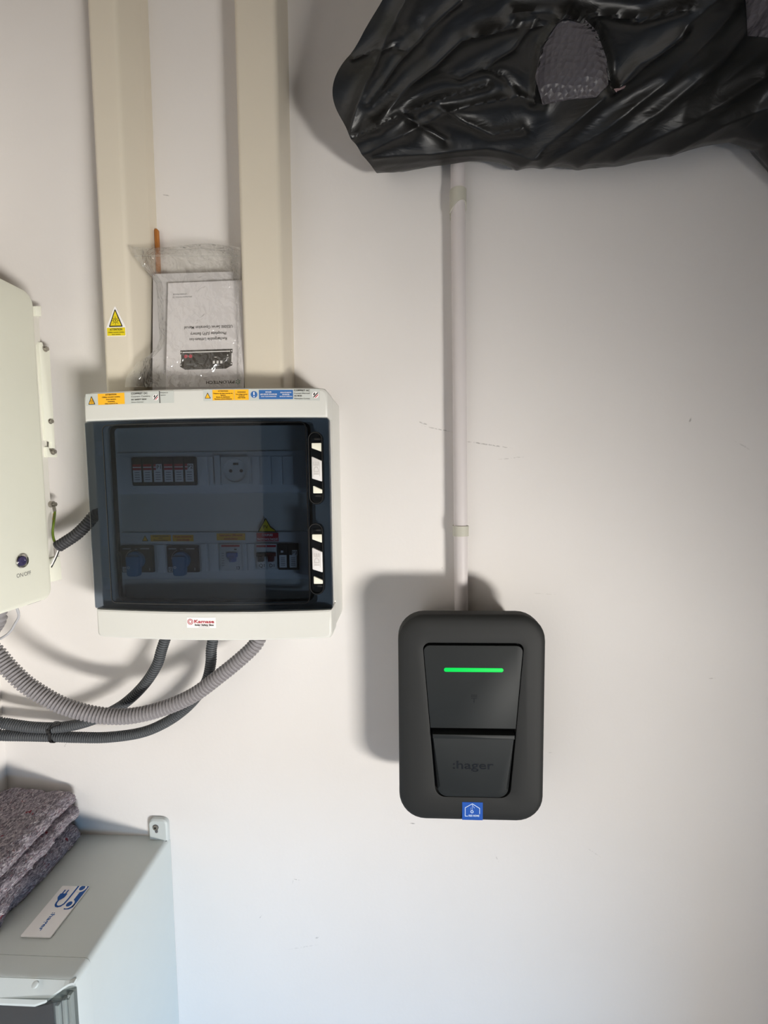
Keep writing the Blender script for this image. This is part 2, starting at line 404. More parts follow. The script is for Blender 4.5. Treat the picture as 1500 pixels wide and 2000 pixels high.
DY0, DY1, DZ = -3.3, -1.45, .685            # opening under the raised door
mbf = MB(IDENT)
for (a, b, c, d) in ((YF, DY0, 0, ZC), (DY0, DY1, DZ, ZC), (DY1, 0.0, 0, ZC)):
    mbf.loft([[(XR, a, c), (XR + .12, a, c), (XR + .12, b, c), (XR, b, c)], [(XR, a, d), (XR + .12, a, d), (XR + .12, b, d), (XR, b, d)]])
struct(mbf.build('wall_right', 'garage_wall'))

# ------------------------------------------------------------------ the two cable ducts
def duct(x0, x1, xw0, xw1, z0, z1, dep, tilt, label):
    base = Vector(((x0 + x1) / 2, 0, z0)); e = empty('cable_duct', base, label, 'duct', 'cream cable ducts')
    def sh(p): return (p[0] + tilt * (p[2] - z0), p[1], p[2])
    prof_b = [(xw0, 0), (xw1, 0), (xw1 - .001, dep * .35), (xw0 + .001, dep * .35)]
    mb = MB(IDENT); mb.loft([[(x, -d, z0) for x, d in prof_b], [(x, -d, z1) for x, d in prof_b]]); mb.deform(sh)
    mb.build('duct_base', 'duct', e)
    r = .009; pr = []
    pts = rpoly([(xw0, dep * .3), (xw1, dep * .3), (x1, dep), (x0, dep)], [.001, .001, r, r], 6)
    mb = MB(IDENT); mb.loft([[(x, -d, z0 + .0005) for x, d in pts], [(x, -d, z1) for x, d in pts]]); mb.deform(sh)
    mb.build('duct_cover', 'duct', e)
    return e
dl = duct(-.535, -.484, -.539, -.469, 1.6565, ZC - .002, .075, .005, 'cream cable duct with yellow warning triangle, nearer the white inverter')
dr = duct(-.283, -.211, -.286, -.2085, 1.6565, ZC - .002, .072, .006, 'wide plain cream cable duct to the right of the clear bag')

def warn_triangle(mb, cx, cy, w, h, z, mw, my, mk, dark=.16):
    if mw is not None: mb.flat(rpoly([(cx - w * .58, cy - h * .5 - w * .06), (cx + w * .58, cy - h * .5 - w * .06), (cx, cy + h * .5 + w * .14)], w * .05, 3), z, mw)
    mb.flat(rpoly([(cx - w / 2, cy - h / 2), (cx + w / 2, cy - h / 2), (cx, cy + h / 2)], w * .04, 3), z + .0002, mk)
    k = 1 - dark * 2.1; yy = cy - h * .025 * 1.0
    mb.flat([(cx - w / 2 * k, cy - h / 2 + h * dark * .62), (cx + w / 2 * k, cy - h / 2 + h * dark * .62), (cx, cy + h / 2 - h * dark * 1.35)], z + .0004, my)
def sun_icon(mb, cx, cy, r, z, mi):
    c0, c1 = circ(cx, cy, r, 18), circ(cx, cy, r * .78, 18)
    n = 18; mb.add([(x, y, z) for x, y in c0 + c1], [(i, (i + 1) % n, n + (i + 1) % n, n + i) for i in range(n)], mi)
    for k in range(8):
        a = math.pi / 4 * k; mb.line([(cx + r * 1.22 * math.cos(a), cy + r * 1.22 * math.sin(a)), (cx + r * 1.75 * math.cos(a), cy + r * 1.75 * math.sin(a))], r * .2, z, mi)
    mb.line([(cx, cy + r * .5), (cx, cy - r * .1)], r * .32, z, mi); mb.disc(cx, cy - r * .42, r * .16, z, mi, 8)

mb = MB(); a, b, c, d = rect(206, 597, 246, 656, .0755)
cx, w = (a + b) / 2, (b - a); h = d - c
z = .0757
mb.prism(rpoly([(cx - w * .5, c), (cx + w * .5, c), (cx + w * .5, c + h * .30), (cx, d), (cx - w * .5, c + h * .30)], [.0005, .0005, .0005, .0015, .0005], 3), .0748, z, 0)
warn_triangle(mb, cx, c + h * .60, w * .74, h * .60, z + .0001, None, 1, 2, .10)
sun_icon(mb, cx, c + h * .50, w * .115, z + .0007, 2)
mb.frect(cx - w * .48, cx + w * .48, c + .0006, c + h * .275, z + .0002, 1)
mb.text('ATTENTION', cx, c + h * .215, h * .062, z + .0004, 2, w * .66, bold=.03)
mb.text('Câbles courant continu', cx, c + h * .125, h * .036, z + .0004, 2, w * .84, bold=.02)
mb.text('Sous tension', cx, c + h * .055, h * .036, z + .0004, 2, w * .46, bold=.02)
o = mb.build('warning_sticker', ['lab_white', 'lab_lemon', 'ink'], dl); o['label'] = 'yellow warning triangle sticker reading ATTENTION'

# ------------------------------------------------------------------ electrical enclosure with smoked door
BX0, BX1, BZ0, BZ1 = -.5355, -.1222, 1.2345, 1.6545
bxc, bhw = (BX0 + BX1) / 2, (BX1 - BX0) / 2
def bulge(x): return .015 * max(0.0, 1 - ((x - bxc) / bhw) ** 2)
def bulged(z_from):                      # in world coordinates: pushes the front outwards
    def fn(p):
        d = -p[1]
        k = min(1.0, max(0.0, (d - z_from[0]) / (z_from[1] - z_from[0])))
        return (p[0], p[1] - bulge(p[0]) * k, p[2])
    return fn
box = empty('electrical_enclosure', (bxc, 0, BZ0), 'white electrical distribution box with smoked door below the cream cable ducts', 'electrical box')
def strip_slab(mb, x0, x1, y0, y1, r, layers, nx=26, mi=0, round_top=True, round_bot=True):
    xs = []
    for i in range(nx + 1):
        xs.append(x0 + (x1 - x0) * i / nx)
    xs += [x0 + r * (1 - math.cos(math.radians(t))) for t in (30, 60)] + [x1 - r * (1 - math.cos(math.radians(t))) for t in (30, 60)]
    xs = sorted(set(round(x, 6) for x in xs)); n = len(xs)
    def drop(x):
        e = min(x - x0, x1 - x)
        return 0.0 if e >= r else r - math.sqrt(max(0, r * r - (r - e) ** 2))
    loops = []
    for ins, zz in layers:
        sx = (x1 - x0 - 2 * ins) / (x1 - x0); c = (x0 + x1) / 2
        bot = [(c + (x - c) * sx, y0 + ins + (drop(x) if round_bot else 0), zz) for x in xs]
        top = [(c + (x - c) * sx, y1 - ins - (drop(x) if round_top else 0), zz) for x in xs]
        loops.append(bot + top[::-1])
    mb.loft(loops, mi, False, False)
    N2 = 2 * n
    for lp, rev in ((loops[0], True), (loops[-1], False)):
        fs = [(i, i + 1, N2 - 2 - i, N2 - 1 - i) for i in range(n - 1)]
        mb.add(lp, [f[::-1] for f in fs] if rev else fs, mi)
    return mb
mb = MB(); mb.rbox(BX0 + .002, BX1 - .0005, BZ0 + .002, BZ1 - .001, 0.0005, .082, .010, .002)
mb.build('rear_body', 'abs_white', box)
mb = MB(); outer = rr(BX0 + .001, BX1 - .001, 1.284, 1.608, .004, 3); inner = rr(-.512, -.150, 1.290, 1.602, .008, 3)
mb.ring(outer, inner, .050, .1112); mb.build('front_frame', 'abs_white', box)
lay = [(.0, .085), (.0, .126), (.0012, .1288), (.004, .130)]
mb = MB(); strip_slab(mb, BX0, BX1, 1.6062, BZ1, .010, lay, round_bot=False); mb.deform(bulged((.085, .126))); tc_ = mb.build('top_cover', 'abs_white', box)
mb = MB(); strip_slab(mb, BX0 + .001, BX1, BZ0, 1.2850, .008, lay, round_top=False); mb.deform(bulged((.085, .126))); bc_ = mb.build('bottom_cover', 'abs_white', box)
mb = MB(); strip_slab(mb, BX0 - .0005, BX1 + .0005, 1.2858, 1.6055, .003, [(0, .112), (0, .129), (.001, .131), (.003, .132)]); mb.deform(bulged((.100, .101)))
door = mb.build('door', 'tint', box); door['label'] = 'smoked see-through door'
GX0, GX1, GZ0, GZ1 = -.4985, -.1600, 1.3000, 1.5965
mb = MB()
o_ = rr(GX0 - .0045, GX1 + .0045, GZ0 - .0045, GZ1 + .0045, .011, 5); i_ = rr(GX0, GX1, GZ0, GZ1, .007, 5)
def dense(l):
    out = []
    for i, p in enumerate(l):
        q = l[(i + 1) % len(l)]; k = max(1, int(math.hypot(q[0] - p[0], q[1] - p[1]) / .02)) if i % 6 == 5 else 1
        k = 14 if i % 6 == 5 else 1
        for j in range(k): out.append((p[0] + (q[0] - p[0]) * j / k, p[1] + (q[1] - p[1]) * j / k))
    return out
mb.ring(dense(o_), dense(i_), .1045, .1105); mb.deform(bulged((.100, .101)))
mb.build('door_gasket', 'gloss_black', box)
mb = MB()                                  # thin raised step of the door along the pane
mb.ring(dense(rr(GX0 - .0028, GX1 + .0028, GZ0 - .0028, GZ1 + .0028, .010, 5)), dense(rr(GX0 - .0012, GX1 + .0012, GZ0 - .0012, GZ1 + .0012, .008, 5)), .1318, .1328)
mb.deform(bulged((.100, .101))); mb.build('door_step', 'gloss_black', box)
for (py0, py1) in ((862, 890), (992, 1068), (1128, 1152)):
    a, b, c, d = rect(168 + (py0 - 830) * .063, py0, 184 + (py0 - 830) * .063, py1, .112)
    mb = MB(); mb.rbox(BX0 + .004, BX0 + .017, c, d, .108, .1119, .002, .001); mb.build('hinge', 'mod_grey', box)
# the panel behind the door
IP = .076
mb = MB(); mb.rbox(-.528, -.146, 1.290, 1.602, IP - .006, IP, .006, .001)
for (y0, y1) in ((884, 962), (1040, 1132)):          # raised strips that frame the two rows
    a, b, c, d = rect(236, y0, 592, y1, .088); mb.rbox(-.5225, -.151, c, d, IP, .088, .004, .004)
for (y0, y1) in ((972, 982), (1138, 1150)):
    a, b, c, d = rect(236, y0, 592, y1, .08); mb.rbox(-.519, -.155, c, d, IP, .0785, .002, .001)
panel = mb.build('inner_panel', 'panel_white', box)
MF = .0935                                            # front of the modules
def row(x0, y0, x1, y1): return rect(x0, y0, x1, y1, MF)
# six fuse holders in the upper row
a, b, c, d = row(256, 893, 381, 948); n6 = 6; wdt = (b - a) / n6
mb = MB(); mb.rbox(a - .002, b + .002, c, d, .086, .0895, .003, .0005); mb.build('module_frame', 'mod_black', box)
for k in range(n6):
    x0 = a + wdt * k; mb = MB(); mb.rbox(x0 + .0002, x0 + wdt - .0002, c + .001, d - .001, .088, MF, .0008, .0006, 0)
    h = d - c; lx0, lx1 = x0 + wdt * .12, x0 + wdt * .92; ly0, ly1 = c + h * .13, d - h * .25
    mb.frect(lx0, lx1, ly0, ly1, MF + .0002, 1)
    mb.frect(lx0, lx1, ly1 - (ly1 - ly0) * .33, ly1, MF + .0004, 2); mb.frect(lx0, lx1, ly1 - (ly1 - ly0) * .20, ly1 - (ly1 - ly0) * .14, MF + .0006, 1)
    for q in range(4): mb.frect(lx0 + .003, lx1 - .003, ly0 + .004 + q * .0042, ly0 + .0050 + q * .0042, MF + .0006, 3)
    if k in (2, 5):
        mb.frect(lx0 + wdt * .24, lx1, ly1 - (ly1 - ly0) * .34, ly1, MF + .0008, 1)
        mb.text('P1' if k == 2 else 'P2', (lx0 + wdt * .24 + lx1) / 2, ly1 - (ly1 - ly0) * .16, .0068, MF + .001, 4, bold=.01)
    mb.build('fuse_holder', ['mod_black', 'lab_white', 'ink_red', 'ink_grey', 'ink'], box)
# socket outlet
a, b, c, d = row(433, 893, 488, 945)
mb = MB(); cx, cy = (a + b) / 2, (c + d) / 2 ; ou = rr(a, b, c, d, .001, 4); R0 = (b - a) * .43
def resample(cxx, cyy, r, poly): return [(cxx + r * math.cos(math.atan2(y - cyy, x - cxx)), cyy + r * math.sin(math.atan2(y - cyy, x - cxx))) for x, y in poly]
den = []
for i, p in enumerate(ou):
    q = ou[(i + 1) % len(ou)]; k = 8 if i % 5 == 4 else 1
    for j in range(k): den.append((p[0] + (q[0] - p[0]) * j / k, p[1] + (q[1] - p[1]) * j / k))
ci = resample(cx, cy, R0, den)
mb.loft([[(x, y, .086) for x, y in den], [(x, y, .098) for x, y in den], [(x, y, .098) for x, y in ci], [(x, y, .0925) for x, y in resample(cx, cy, R0 * .93, den)]], 0)
for dx in (-.0095, .0095): mb.cyl(cx + dx, cy - .0005, .003, .091, .0931, 1, 10)
mb.rbox(cx - .0045, cx + .0045, cy + .0095, cy + .0135, .091, .0935, .001, .0004, 1)
o = mb.build('socket_outlet', ['mod_grey', 'gap_dark'], box); o['label'] = 'white round-pin power socket'
a, b, c, d = row(419, 889, 432, 948); mb = MB(); mb.rbox(a, b, c, d, .086, .0965, .0012, .001); mb.build('module_spacer', 'panel_white', box)
# ribbed blank covers in both rows
for (x0, y0, x1, y1) in ((384, 892, 405, 949), (406, 892, 418, 949), (490, 891, 506, 947), (507, 891, 527, 947), (529, 891, 549, 947), (551, 891, 574, 947),
                         (304, 1064, 322, 1119), (390, 1062, 404, 1117), (406, 1062, 426, 1117), (472, 1062, 481, 1115), (482, 1062, 498, 1115)):
    a, b, c, d = rect(x0, y0, x1, y1, .0905); mb = MB(); mb.rbox(a + .0005, b - .0005, c, d, .087, .0905, .0008, .0007); mb.build('blank_cover', 'panel_white', box)
# two rotary isolators
for (x0, x1, lt) in ((235, 300, 'I1'), (325, 388, 'I2')):
    a, b, c, d = row(x0, 1066, x1, 1118); mb = MB(); mb.rbox(a, b, c, d, .086, MF, .0015, .001, 0)
    for (u0, u1, v) in ((.06, .32, .90), (.62, .90, .90)): mb.frect(a + (b - a) * u0, a + (b - a) * u1, c + (d - c) * (v - .025), c + (d - c) * v, MF + .0003, 1)
    mb.text('ON' , a + (b - a) * .48, c + (d - c) * .87, .0022, MF + .0003, 1)
    mb.frect(a + (b - a) * .04, a + (b - a) * .18, c + (d - c) * .03, c + (d - c) * .21, MF + .0004, 1)
    mb.text(lt, a + (b - a) * .11, c + (d - c) * .12, .0055, MF + .0006, 2, bold=.01)
    mb.frect(a + (b - a) * .88, a + (b - a) * .895, c + (d - c) * .07, c + (d - c) * .17, MF + .0004, 1)
    pts = [(a + (b - a) * (.48 + .33 * math.cos(t)), c + (d - c) * (.50 + .37 * math.sin(t))) for t in np.linspace(math.radians(115), math.radians(180), 9)]
    mb.line(pts, .0007, MF + .0003, 1)
    iso = mb.build('isolator_switch', ['mod_black', 'lab_white', 'ink'], box)
    cx, cy, R = a + (b - a) * .49, c + (d - c) * .47, (b - a) * .27
    mb = MB(); mb.cyl(cx, cy, R, MF, .1015, 0, 28, .0015)
    mb.prism(rpoly([(cx - R * .72, cy - R * 1.75), (cx + R * .60, cy - R * 1.75), (cx + R * .78, cy + R * .55), (cx - R * .78, cy + R * .55)], [R * .3, R * .3, R * .2, R * .2], 4), MF + .003, .108, 0, .003)
    ring = circ(cx - R * .40, cy - R * .72, R * .16, 12); mb.ring(ring, circ(cx - R * .40, cy - R * .72, R * .09, 12), .1078, .1083, 1)
    o = mb.build('rotary_handle', ['blue_knob', 'lab_white'], iso); o['label'] = 'blue rotary handle'
# residual current breaker, pair of breakers, two black fuse modules
a, b, c, d = row(428, 1063, 471, 1115); w, h = b - a, d - c
mb = MB(); mb.rbox(a, b, c, d, .086, MF, .001, .0008, 0)
mb.frect(a + w * .10, b - w * .03, d - h * .10, d - h * .025, MF + .0002, 1); mb.frect(a + w * .70, a + w * .82, d - h * .22, d - h * .165, MF + .0002, 2)
for q in range(6): mb.frect(a + w * .10, a + w * .22, c + h * (.2 + q * .09), c + h * (.215 + q * .09), MF + .0002, 3)
mb.frect(a + w * .76, b - w * .02, c + h * .02, c + h * .22, MF + .0003, 4); mb.text('I3', a + w * .87, c + h * .12, .0062, MF + .0005, 2, bold=.01)
rcd = mb.build('residual_current_breaker', ['mod_grey', 'ink_red', 'ink', 'ink_grey', 'lab_white'], box)
mb = MB(); mb.rbox(a + w * .40, a + w * .86, c + h * .52, c + h * .69, MF, .0995, .001, .001); mb.rbox(a + w * .54, a + w * .80, c + h * .36, c + h * .56, MF, .1035, .001, .0015)
mb.build('toggle', 'blue_toggle', rcd)
a, b, c, d = row(500, 1062, 541, 1113); w = (b - a) / 2; h = d - c
for k, (lt, tm) in enumerate((('Q1', 'mod_black'), ('D1', 'mod_red'))):
    x0 = a + w * k; mb = MB(); mb.rbox(x0 + .0002, x0 + w - .0002, c, d, .086, MF, .0008, .0007, 0)
    mb.frect(x0 + .0006, x0 + w - .0006, d - h * .13, d - h * .055, MF + .0002, 1)
    mb.frect(x0 + w * .22, x0 + w * .82, c + h * .06, c + h * .28, MF + .0003, 2); mb.text(lt, x0 + w * .52, c + h * .17, .0062, MF + .0005, 3, bold=.01)
    br = mb.build('circuit_breaker', ['mod_grey', 'ink_red', 'lab_white', 'ink'], box)
    mb = MB(); mb.rbox(x0 + w * .05, x0 + w * .95, c + h * .52, c + h * .66, MF, .0975, .0008, .0008); mb.rbox(x0 + w * .25, x0 + w * .78, c + h * .34, c + h * .56, MF, .1025, .0008, .0012)
    mb.build('toggle', tm, br)
a, b, c, d = row(542, 1062, 583, 1113); w = (b - a) / 2; h = d - c
for k in range(2):
    x0 = a + w * k; mb = MB(); mb.rbox(x0 + .0002, x0 + w - .0002, c, d, .086, MF, .0008, .0007, 0)
    mb.frect(x0 + w * .14, x0 + w * .86, c + h * .09, c + h * .57, MF + .0002, 1)
    for q in range(5): mb.frect(x0 + w * .30, x0 + w * .70, c + h * (.17 + q * .07), c + h * (.19 + q * .07), MF + .0004, 2)
    if k: mb.frect(x0 + w * .42, x0 + w * .92, c + h * .55, c + h * .76, MF + .0004, 1); mb.text('P3', x0 + w * .67, c + h * .66, .0062, MF + .0006, 3, bold=.01)
    else: mb.frect(x0 + w * .3, x0 + w * .55, c + h * .66, c + h * .74, MF + .0004, 1)
    mb.build('fuse_holder', ['mod_black', 'lab_white', 'ink_grey', 'ink'], box)
# stickers on the panel
SF = .0882
def in_sticker(x0, y0, x1, y1, base, lines, inkm):
    a, b, c, d = rect(x0, y0, x1, y1, SF); mb = MB(); mb.prism([(a, c), (b, c), (b, d), (a, d)], SF - .0003, SF + .0002, 0)
    n = len(lines)
    for i, (t, wf) in enumerate(lines):
        mb.text(t, (a + b) / 2, d - (d - c) * (i + .5) / n, (d - c) / n * .55, SF + .0004, 1, (b - a) * wf, bold=.03)
    return mb.build('panel_sticker', [base, inkm], box)
in_sticker(294, 1045, 334, 1057, 'lab_yellow', (('Organe de coupure', .8), ('DC', .2), ('Photovoltaïque', .7)), 'ink')
in_sticker(337, 1045, 378, 1057, 'lab_yellow', (('Ne pas manoeuvrer', .85), ('sous charge', .6)), 'ink_red')
in_sticker(423, 1042, 479, 1055, 'lab_yellow', (('Interrupteur différentiel', .8), ('onduleur', .5)), 'ink_red')
in_sticker(501, 1041, 544, 1057, 'ink_red', (('COUPURE', .5), ('PHOTOVOLTAIQUE', .94)), 'lab_white')
a, b, c, d = rect(277, 1045, 290, 1057, SF); mb = MB(); warn_triangle(mb, (a + b) / 2, (c + d) / 2, b - a, d - c, SF, None, 1, 0, .14); mb.build('panel_sticker', ['ink', 'lab_yellow'], box)
mb = MB(); p = [at(x, y, SF) for x, y in ((503, 1039), (541, 1039), (537, 1034), (529, 1029), (519, 1011))]; pl = [(v.x, v.z) for v in p]
pl2 = inset(pl, .0016); mb.flat(pl, SF + .0002, 0); mb.flat(pl2, SF + .0004, 1)
p = at(518, 1029, SF); mb.text('PV', p.x + .001, p.z, .006, SF + .0006, 0, bold=.01)
o = mb.build('panel_sticker', ['ink', 'lab_lemon'], box); o['label'] = 'peeling yellow warning triangle'
# latches
def latch(x0, x1, z0, z1):
    D = .1335; w, h = x1 - x0, z1 - z0
    o_, i_ = rr(x0, x1, z0, z1, w / 2, 8), rr(x0 + .0022, x1 - .0022, z0 + .0022, z1 - .0022, w / 2 - .0022, 8)
    mb = MB()
    mb.loft([[(x, y, .128) for x, y in o_], [(x, y, D + .004) for x, y in o_], [(x, y, D + .005) for x, y in inset(o_, .0009)], [(x, y, D + .005) for x, y in i_], [(x, y, D) for x, y in i_]])
    lt = mb.build('latch', 'gloss_black', box)
    q0, q1 = x0 + w * .24, x1 - w * .08
    def par(fs, ze, bev=.001, name='latch_tab', m='latch_white', extra=None):
        mb = MB(); mb.prism(rpoly([(q0 + (q1 - q0) * u, z0 + h * v) for u, v in fs], .0012, 3), D - .0004, ze, 0, bev)
        if extra: extra(mb, ze)
        return mb.build(name, m, lt)
    def emboss(mb, ze):
        for (u, v0, v1, w_) in ((.78, .39, .57, .0007),): mb.line([(q0 + (q1 - q0) * u, z0 + h * v0), (q0 + (q1 - q0) * u, z0 + h * v1)], w_, ze + .0003, 1)
        mb.text('IDE', q0 + (q1 - q0) * .44, z0 + h * .50, .0085, ze + .0003, 1, .021, rot=math.pi / 2, bold=.02)
    M.setdefault('latch_emboss', mat('latch_emboss', (196, 192, 190), .4, .4, .02, 80))
    par([(0, .36), (1, .315), (1, .60), (0, .665)][:], D + .0062, .0014, 'latch_pad', ['latch_pad', 'latch_emboss'], emboss)
    par([(.02, .775), (.98, .725), (.98, .845), (.02, .845)], D + .005)
    par([(.08, .155), (1, .155), (1, .205), (.08, .265)], D + .005)
    for v in (.885, .105): 
        mb = MB(); mb.rbox(q0 + .0012, q1 - .0012, z0 + h * v, z0 + h * (v + .028), D - .0002, D + .0016, .0006, .0004); mb.build('latch_rib', 'black', lt)
latch(-.1552, -.1305, 1.4635, 1.5830)
latch(-.1578, -.1325, 1.3120, 1.4330)
# stickers on the white bands, lying on the gently bulging cover
def on_band(mb):
    def fn(p): return (p[0], p[1] - bulge(p[0]), p[2])
    mb.deform(fn); return mb
BF = .1301
def bd(px, py):   # local coordinates on the bulging front (the depth at that spot)
    v = at(px, py, BF)
    for _ in range(3): v = at(px, py, BF + bulge(v.x))
    return v
def strip(mb, a, b, c, d, z, mi, n=10):
    for i in range(n): mb.frect(a + (b - a) * i / n, a + (b - a) * (i + 1) / n, c, d, z, mi)
def disc_icon(mb, cx, cy, r, z):
    mb.disc(cx, cy, r, z, 3, 20)
    mb.line([(cx - r * .55, cy - r * .65), (cx + r * .65, cy + r * .6)], r * .28, z + .0002, 1); mb.line([(cx - r * .05, cy - r * .75), (cx + r * .75, cy + r * .1)], r * .22, z + .0002, 5)
    mb.flat([(cx - r * .7, cy + r * .0), (cx - r * .25, cy - r * .1), (cx - r * .1, cy + r * .75), (cx - r * .45, cy + r * .6)], z + .0002, 1)
STK = ['lab_grey', 'ink', 'lab_yellow', 'lab_white', 'lab_blue', 'ink_red']
p0, p1 = bd(168.5, 793), bd(339, 759)
a, b = p0.x, p1.x; d = bd(168.5, 770).z; c = p0.z; t = ((p1.z - d))    # the sticker sits with the band
mb = MB(); w, h = b - a, d - c; z0_ = BF + .0003
strip(mb, a, b, c, d, z0_, 0); tx = lambda u: a + w * u; ty = lambda v: c + h * v; z1_, z2_ = z0_ + .0003, z0_ + .0006
warn_triangle(mb, tx(.072), ty(.46), w * .085, h * .74, z1_, None, 2, 1, .13); sun_icon(mb, tx(.072), ty(.36), w * .013, z2_ + .0003, 1)
strip(mb, tx(.148), tx(.458), ty(.03), ty(.97), z1_, 2, 5)
for t_, v, hh, wf in (('ATTENTION', .86, .12, .13), ('Câbles courant continu', .66, .10, .21), ('Sous tension', .47, .10, .115), ('WARNING', .27, .09, .085), ('Câbles courant DC live', .11, .09, .15)):
    mb.text(t_, tx(.303), ty(v), h * hh, z2_, 1, w * wf, bold=.03)
for t_, v, hh, wf, bo in (('COFFRET DC', .86, .15, .185, .02), ('Courant Continu', .62, .13, .21, 0), ('DC SAFETY BOX', .36, .11, .17, .03), ('Direct Current', .14, .10, .135, 0)):
    mb.text(t_, tx(.535), ty(v), h * hh, z2_, 1, w * wf, bold=bo, align='L')
disc_icon(mb, tx(.805), ty(.5), h * .27, z1_)
mb.line([(tx(.848), ty(.02)), (tx(.848), ty(.98))], .0014, z1_, 1)
mb.text('Repère', tx(.86), ty(.86), h * .10, z2_, 1, w * .08, align='L'); mb.text('option', tx(.86), ty(.66), h * .10, z2_, 1, w * .055, align='L')
on_band(mb); o = mb.build('circuit_label', STK, box); o['label'] = 'silver and yellow strip label reading COFFRET DC'
p0, p1 = bd(397.5, 783), bd(624.5, 759)
a, b = p0.x, p1.x; d = bd(510, 759.5).z; c = bd(510, 782.5).z
mb = MB(); w, h = b - a, d - c
strip(mb, a, b, c, d, z0_, 0)
warn_triangle(mb, tx(.040), ty(.48), w * .052, h * .52, z1_, None, 2, 1, .13)
strip(mb, tx(.082), tx(.269), ty(.06), ty(.95), z1_, 2, 4); strip(mb, tx(.272), tx(.394), ty(.06), ty(.95), z1_, 2, 3)
for t_, u, v, wf in (('ATTENTION', .174, .83, .088), ('Présence de deux sources de', .174, .64, .165), ('tension', .174, .49, .045), ('Réseau de distribution', .174, .33, .12), ('Panneaux photovoltaïques', .174, .17, .15),
                     ('WARNING', .333, .73, .072), ('Two voltage sources', .333, .55, .10), ('Grid and', .333, .40, .05), ('Solar Panels', .333, .26, .065)):
    mb.text(t_, tx(u), ty(v), h * .092, z2_, 1, w * wf, bold=.03)
mb.disc(tx(.440), ty(.52), h * .29, z1_, 4); mb.line([(tx(.440), ty(.70)), (tx(.440), ty(.50))], h * .10, z2_, 3); mb.disc(tx(.440), ty(.34), h * .055, z2_, 3, 8)
strip(mb, tx(.482), tx(.772), ty(.12), ty(.90), z1_, 4, 6)
for t_, u, v, wf, hh in (('ISOLER', .565, .72, .052, .11), ('LES DEUX SOURCES', .565, .53, .142, .11), ('AVANT TOUTE INTERVENTION', .565, .34, .13, .08), ('ISOLATE BOTH', .712, .68, .092, .10), ('SOURCES', .712, .51, .06, .10), ('BEFORE ANY OPERATION', .712, .34, .105, .08)):
    mb.text(t_, tx(u), ty(v), h * hh, z2_, 3, w * wf, bold=.02)
for t_, v, hh, wf, bo in (('COFFRET AC', .86, .15, .135, .02), ('Courant Alternatif', .62, .12, .135, 0), ('AC BOX', .40, .11, .068, .03), ('Alternative Current', .17, .11, .135, 0)):
    mb.text(t_, tx(.781), ty(v), h * hh, z2_, 1, w * wf, bold=bo, align='L')
disc_icon(mb, tx(.963), ty(.48), h * .29, z1_)
on_band(mb); o = mb.build('circuit_label', STK, box); o['label'] = 'silver, yellow and blue strip label reading COFFRET AC'
p0, p1 = bd(365.5, 1226), bd(421.5, 1206); a, b, c, d = p0.x, p1.x, p0.z, p1.z; w, h = b - a, d - c
mb = MB(); strip(mb, a, b, c, d, z0_, 0, 4)
for r_ in (.28, .17): mb.ring(circ(tx(.125), ty(.58), h * r_, 20), circ(tx(.125), ty(.58), h * (r_ - .05), 20), z0_ + .0001, z1_, 1)
mb.text('Kamase', tx(.605), ty(.62), h * .30, z2_, 1, w * .68, bold=.02); mb.text('Solar Safety Box', tx(.605), ty(.29), h * .16, z2_, 2, w * .66, bold=.03); mb.text('www.kamase.com', tx(.60), ty(.11), h * .07, z2_, 2, w * .38)
on_band(mb); o = mb.build('maker_label', ['lab_white', 'ink_maroon', 'ink'], box); o['label'] = 'white label reading Kamase Solar Safety Box'

# ------------------------------------------------------------------ inverter on the left wall, its face seen at a slant
inv = empty('solar_inverter', (-.75, -.27, 1.288), 'large white inverter cabinet with ON/OFF button at the left edge', 'inverter')
IX = -.660
mb = MB(SIDE()); o_ = rr(-.475, -.0715, 1.289, 1.8425, .020, 6)
mb.loft([[(x, y, -.80) for x, y in inset(o_, .001)], [(x, y, IX - .006) for x, y in o_], [(x, y, IX - .002) for x, y in inset(o_, .0012)], [(x, y, IX) for x, y in inset(o_, .005)]])
mb.build('front_casing', 'inv_white', inv)
mb = MB(SIDE()); mb.rbox(-.455, -.0310, 1.330, 1.826, XL + .001, -.6865, .004, .001); mb.build('rear_chassis', 'inv_grey', inv)
def plate(pts, name, x0=-.6870, x1=-.6810, m='inv_white'):
    p = [at_x(x, y, x1) for x, y in pts]; mb = MB(SIDE()); mb.prism([(v.y, v.z) for v in p][::-1], x0, x1, 0, .0004); return mb.build(name, m, inv)
plate([(76, 674), (79, 668), (83, 669), (86, 681), (97, 684), (108, 876), (101, 876), (101, 863), (90, 860)], 'mounting_plate')
plate([(91, 873), (95, 873), (98, 883), (111, 885), (112, 893), (92, 893)], 'hook_plate')
plate([(70, 598), (80, 598), (81, 618), (71, 617)], 'top_tab')
plate([(96, 1092), (117, 1086), (121, 1131), (100, 1137)], 'foot_plate')
for (px, py, r) in ((89, 681, .0052), (99, 823, .0045), (104, 882, .0056), (105, 985, .0055)):
    p = at_x(px, py, -.68); mb = MB(SIDE()); mb.cyl(p.y, p.z, r * 1.15, -.6865, -.6800, 0, 14, .0004); mb.cyl(p.y, p.z, r * .8, -.68, -.6755, 0, 6, .0006)
    mb.build('screw', 'steel', inv)
bp = at_x(42.5, 1095.5, IX); mb = MB(SIDE())
c0 = circ(bp.y, bp.z, .0125, 28); c1 = circ(bp.y, bp.z, .0112, 28); c2 = circ(bp.y, bp.z, .0088, 28)
mb.loft([[(x, y, IX - .001) for x, y in c0], [(x, y, IX + .0018) for x, y in c0], [(x, y, IX + .0028) for x, y in c1], [(x, y, IX + .0012) for x, y in c2]], 0)
btn = mb.build('power_button', 'chrome', inv)
